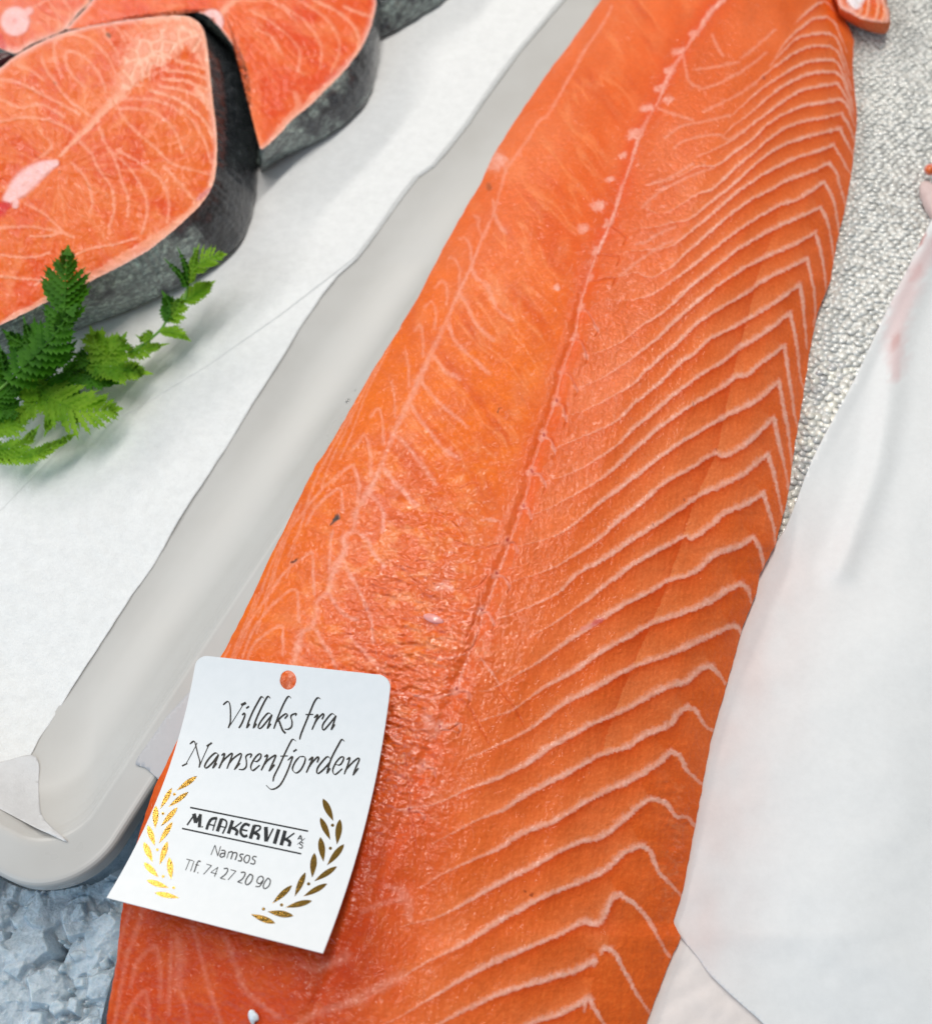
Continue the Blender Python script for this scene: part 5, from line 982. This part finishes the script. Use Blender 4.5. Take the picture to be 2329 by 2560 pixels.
tag(mesh('scales', np.vstack(V), Fc, M_scale, fish), kind='stuff')
blob('dark_fleck', (2274, 472), 1.42, .12, .06, .05, simple('fleck', (.02, .02, .02), .5), fish, -.4, 2, n=(7, 10))

bp = [(476, 1727), (446, 1760), (417, 1792), (380, 1845), (339, 1905), (357, 1917), (375, 1929), (430, 1990), (480, 2120), (500, 2300), (520, 2690), (1300, 2700), (2000, 2700), (2060, 2400), (2040, 2000), (1900, 1600), (1700, 1300), (1500, 1200), (1000, 1300), (700, 1500), (560, 1640)]
def zb_(x, y): 
    return U(x, y, (np.interp(x, [300, 480, 620, 900, 2200], [1.66, 1.66, 1.53, 1.42, 1.42]) + .30 * sm(2050, 2250, y) * sm(1250, 1450, x)) + .022 * fbm(x / 38, y / 26, 4, 6) * sm(1450, 1640, x) + .01 * fbm(x / 60, y / 60, 2, 3))
M_paper_wet = paper_mat('parchment_wet', (.72, .62, .58), .9, rough=.4)
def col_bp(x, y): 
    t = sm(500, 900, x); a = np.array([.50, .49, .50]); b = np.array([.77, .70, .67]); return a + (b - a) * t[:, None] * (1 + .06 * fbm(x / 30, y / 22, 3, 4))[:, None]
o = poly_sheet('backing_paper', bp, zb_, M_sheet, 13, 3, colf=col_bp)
tag(o, 'wrinkled damp paper under the big fillet, its grey corner on the tray rim', 'baking paper')
wp = [(2520, 200), (2420, 380), (2329, 546), (2273, 660), (2210, 787), (2133, 952), (2032, 1143), (1962, 1320), (1890, 1420), (1760, 1640), (1660, 2000), (1640, 2260), (1690, 2330), (1735, 2383), (1771, 2433), (1816, 2478), (1862, 2519), (1907, 2560), (1990, 2650), (2200, 2720), (2600, 2720), (2600, 1400)]
def ridge_d(x, y, pts):
    f = Field(x, y); r = f.draw(pts, 1, pad=500, warp=False); d = np.full(x.shape, 500.); s = np.ones(x.shape)
    if r: d[r[0]] = r[2]; s[r[0]] = r[4]
    return d, s
FOLD = [(2345, 560), (2300, 690), (2262, 790), (2235, 900), (2215, 1040), (2180, 1200), (2100, 1420)]
def zw_(x, y):
    bnd = interp(XW + [(1850, 1560), (1780, 1800), (1740, 2100), (1700, 2340), (1862, 2519), (1990, 2650)], y); d, s = ridge_d(x, y, FOLD)
    return U(x, y, 1.66 + .12 * sm(1400, 1650, y) + .45 * sm(60, 520, x - bnd) + .16 * np.exp(-(d / 34) ** 2) + .02 * sm(150, 30, x - bnd) * sm(2250, 2420, y) + .05 * fbm(x / 260, y / 200, 3, 12) + .014 * sm(700, 1100, 2400 - y) * fbm(x / 70, y / 160, 3, 14) + .1 * sm(1400, 700, y) * sm(40, 5, x - bnd))
def col_w(x, y):
    c = np.broadcast_to(np.array([.75, .765, .77]), (len(x), 3)).copy(); bnd = interp(XR, y); t = np.exp(-((x - bnd).clip(0) / 170) ** 2) * sm(1150, 1500, y) * .55 * (1 + .3 * fbm(x / 60, y / 80, 3, 5)); c = mix(c, np.array([.74, .58, .55]), t)  # pink bounce light from the fillet, painted into the sheet's colour
    f = Field(x, y)
    for pts, w_, cc, i_ in (([(2312, 581), (2300, 603), (2288, 624)], [2.5, 5, 2], (.42, .10, .08), .8), ([(2300, 664), (2290, 684), (2278, 700)], [6, 10, 6], (.60, .25, .22), .7), ([(2335, 600), (2296, 670), (2268, 730), (2247, 790), (2236, 850), (2238, 940)], [14, 20, 26, 26, 24, 14], (.68, .50, .50), .75), ([(2245, 835), (2238, 850), (2236, 870)], [6, 9, 6], (.50, .22, .20), .55)):
        r = f.draw(pts, w_, i_, soft=.8)
        if r: c[r[0]] += (np.array(cc) - c[r[0]]) * r[1][:, None]
    return np.clip(c, 0, 1)
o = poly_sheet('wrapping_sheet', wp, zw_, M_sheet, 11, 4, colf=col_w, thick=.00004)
tag(o, 'large smooth white wrapping sheet with faint pink stains right of the fillet', 'wrapping sheet')
# belly flap lying on the fish at the top
TBb = [(2085, -40, 2090, -20), (2094, 5, 2100, 25), (2101, 21, 2106, 44), (2122, 33, 2128, 60), (2158, 50, 2164, 76), (2190, 55, 2196, 84), (2216, 56, 2216, 80), (2220, 30, 2220, 52), (2210, -2, 2212, 20), (2200, -50, 2202, -30), (2150, -90, 2150, -70)]
slab('salmon_scrap', TBb, 2.75, 1.9, (2150, -10), 40, 200, [(V7(p), 3.2, .85) for p in ([(1350, -20), (1350, 60), (1320, 140)], [(1410, -30), (1420, 60), (1400, 150)], [(1460, 0), (1470, 80), (1455, 160)], [(1300, 70), (1280, 110), (1260, 120)])],
     lambda q, u, hk, ra: np.broadcast_to(np.array([.70, .17, .06]), hk.shape + (3,)).copy(), 'small orange salmon flap with white glossy edge at the top of the photo', cat='salmon scrap', stains=[(V7([(1225, 0), (1250, 20), (1300, -20)]), [10, 17, 10], (.86, .80, .82), .95)], bulge=.1, seed=91, skin_name='cut_edge', skinmat=M_flesh2)  # white patch: pale membrane with its glint painted into the colour
scrap = empty('salmon_scrap', tuple(U(2322, 440, 1.6))); tag(scrap, 'pale pink scrap with an orange tip at the right edge on the fish skin', 'salmon scrap')
blob('flesh_tip', (2326, 424), 1.95, .30, .26, .22, M_pink, scrap, 0, 7); blob('orange_tip', (2322, 424), 2.08, .17, .20, .16, simple('orange_meat', (.72, .13, .02), .35, coat=.3), scrap, 0, 8)
blob('pale_skin', (2345, 520), 1.75, .5, 1.5, .35, simple('pale_pink_skin', (.66, .52, .50), .4, nscale=150), scrap, .12, 9)

# ================================================================== ICE
def ice_mat():
    m, nt, p, N, L = new_mat('crushed_ice'); tc = texco(N, L); n = noise(N, L, tc, 260, 5, .7); n2 = noise(N, L, tc, 1500, 3, .7); r = ramp(N, L, n.outputs[0], [(.3, (.36, .45, .52)), (.7, (.66, .73, .78))])
    L.new(r.outputs[0], p.inputs['Base Color']); L.new(maprange(N, L, n.outputs[0], .3, .7, .06, .3), p.inputs['Roughness']); p.inputs['IOR'].default_value = 1.5; p.inputs['Transmission Weight'].default_value = .0; p.inputs['Subsurface Weight'].default_value = .4; p.inputs['Subsurface Radius'].default_value = (.5, .8, 1); p.inputs['Subsurface Scale'].default_value = .006
    b = bump(N, L, n.outputs[0], .7, .0012); b2 = bump(N, L, n2.outputs[0], .5, .0004, b.outputs[0]); L.new(b2.outputs[0], p.inputs['Normal']); return m
M_ice = ice_mat()
gx, gy = np.meshgrid(np.arange(-15.6, -4.0, .026), np.arange(-1.6, 8.2, .026)); ri = np.random.RandomState(12)
wx_ = gx + .10 * fbm(gx / .7, gy / .7, 3, 61); wy_ = gy + .10 * fbm(gx / .7, gy / .7, 3, 62); zi = np.full(gx.shape, -2.0)
for n_, rad, h0, h1, tl in ((300, (.45, .95), -1.2, -.50, .45), (420, (.16, .34), -1.0, -.52, .6), (1300, (.04, .09), -.95, -.50, .8)):   # lumps, chips, crumbs
    for k in range(n_):
        cx, cy = ri.uniform(-15.5, -4.1), ri.uniform(-1.5, 8.1); r_ = ri.uniform(*rad); h_ = ri.uniform(h0, h1); tx, ty = ri.uniform(-tl, tl, 2); a0, el = ri.uniform(0, math.pi), ri.uniform(.6, 1)
        i0, i1 = int((cy - r_ * 1.6 + 1.6) / .026), int((cy + r_ * 1.6 + 1.6) / .026) + 1; j0, j1 = int((cx - r_ * 1.6 + 15.6) / .026), int((cx + r_ * 1.6 + 15.6) / .026) + 1
        sl_ = (slice(max(i0, 0), i1), slice(max(j0, 0), j1)); X_ = wx_[sl_] - cx; Y_ = wy_[sl_] - cy
        if X_.size == 0: continue
        side = np.full(X_.shape, -9.)
        for m in range(6):
            an = a0 + m * math.pi / 3 + (m * 37 % 7) * .07; side = np.maximum(side, (X_ * math.cos(an) + Y_ * math.sin(an)) / (r_ * (el if m % 3 else 1)))
        tx2, ty2 = ri.uniform(-tl, tl, 2); top = np.minimum(h_ + tx * X_ + ty * Y_, h_ + .05 * r_ + tx2 * X_ + ty2 * Y_); f_ = top - 2.2 * np.maximum(side - .72, 0) * r_ - 7 * np.maximum(side - 1, 0) * r_
        zi[sl_] = np.maximum(zi[sl_], f_)
zi += .022 * fbm(gx / .16, gy / .16, 3, 63) + .008 * fbm(gx / .05, gy / .05, 2, 64)
zi = np.where(inset_of(gx, gy) > -.1, np.minimum(zi, -1.3), zi)
ic = mesh('crushed_ice', np.stack([gx, gy, zi], -1).reshape(-1, 3), grid_faces(*gx.shape)[:, ::-1].copy(), M_ice); tag(ic, kind='stuff'); ic['label'] = 'bluish crushed ice below the tray corner'
gx, gy = np.meshgrid(np.linspace(-45, 45, 200), np.linspace(-15, 75, 200)); mesh('ice_bed', np.stack([gx, gy, -1.7 + .25 * fbm(gx / 1.3, gy / 1.3, 3, 2)], -1).reshape(-1, 3), grid_faces(200, 200), M_ice)
bpy.data.objects['ice_bed']['kind'] = 'structure'
for i, (x, y, s) in enumerate([(871, 1003, .11), (889, 977, .05)]):
    d = inset_of(*U(x, y, 1.0)[:2]); tag(blob('water_drop', (x, y), float(lay(np.array([x * 1.]), np.array([y * 1.]), 0)[0, 2]) + .01, s, s, s * .5, M_water, None, 0, i, n=(10, 16), lump=.05), ('larger', 'smaller')[i] + ' water drop on the tray wall beside the fillet', 'water drop')
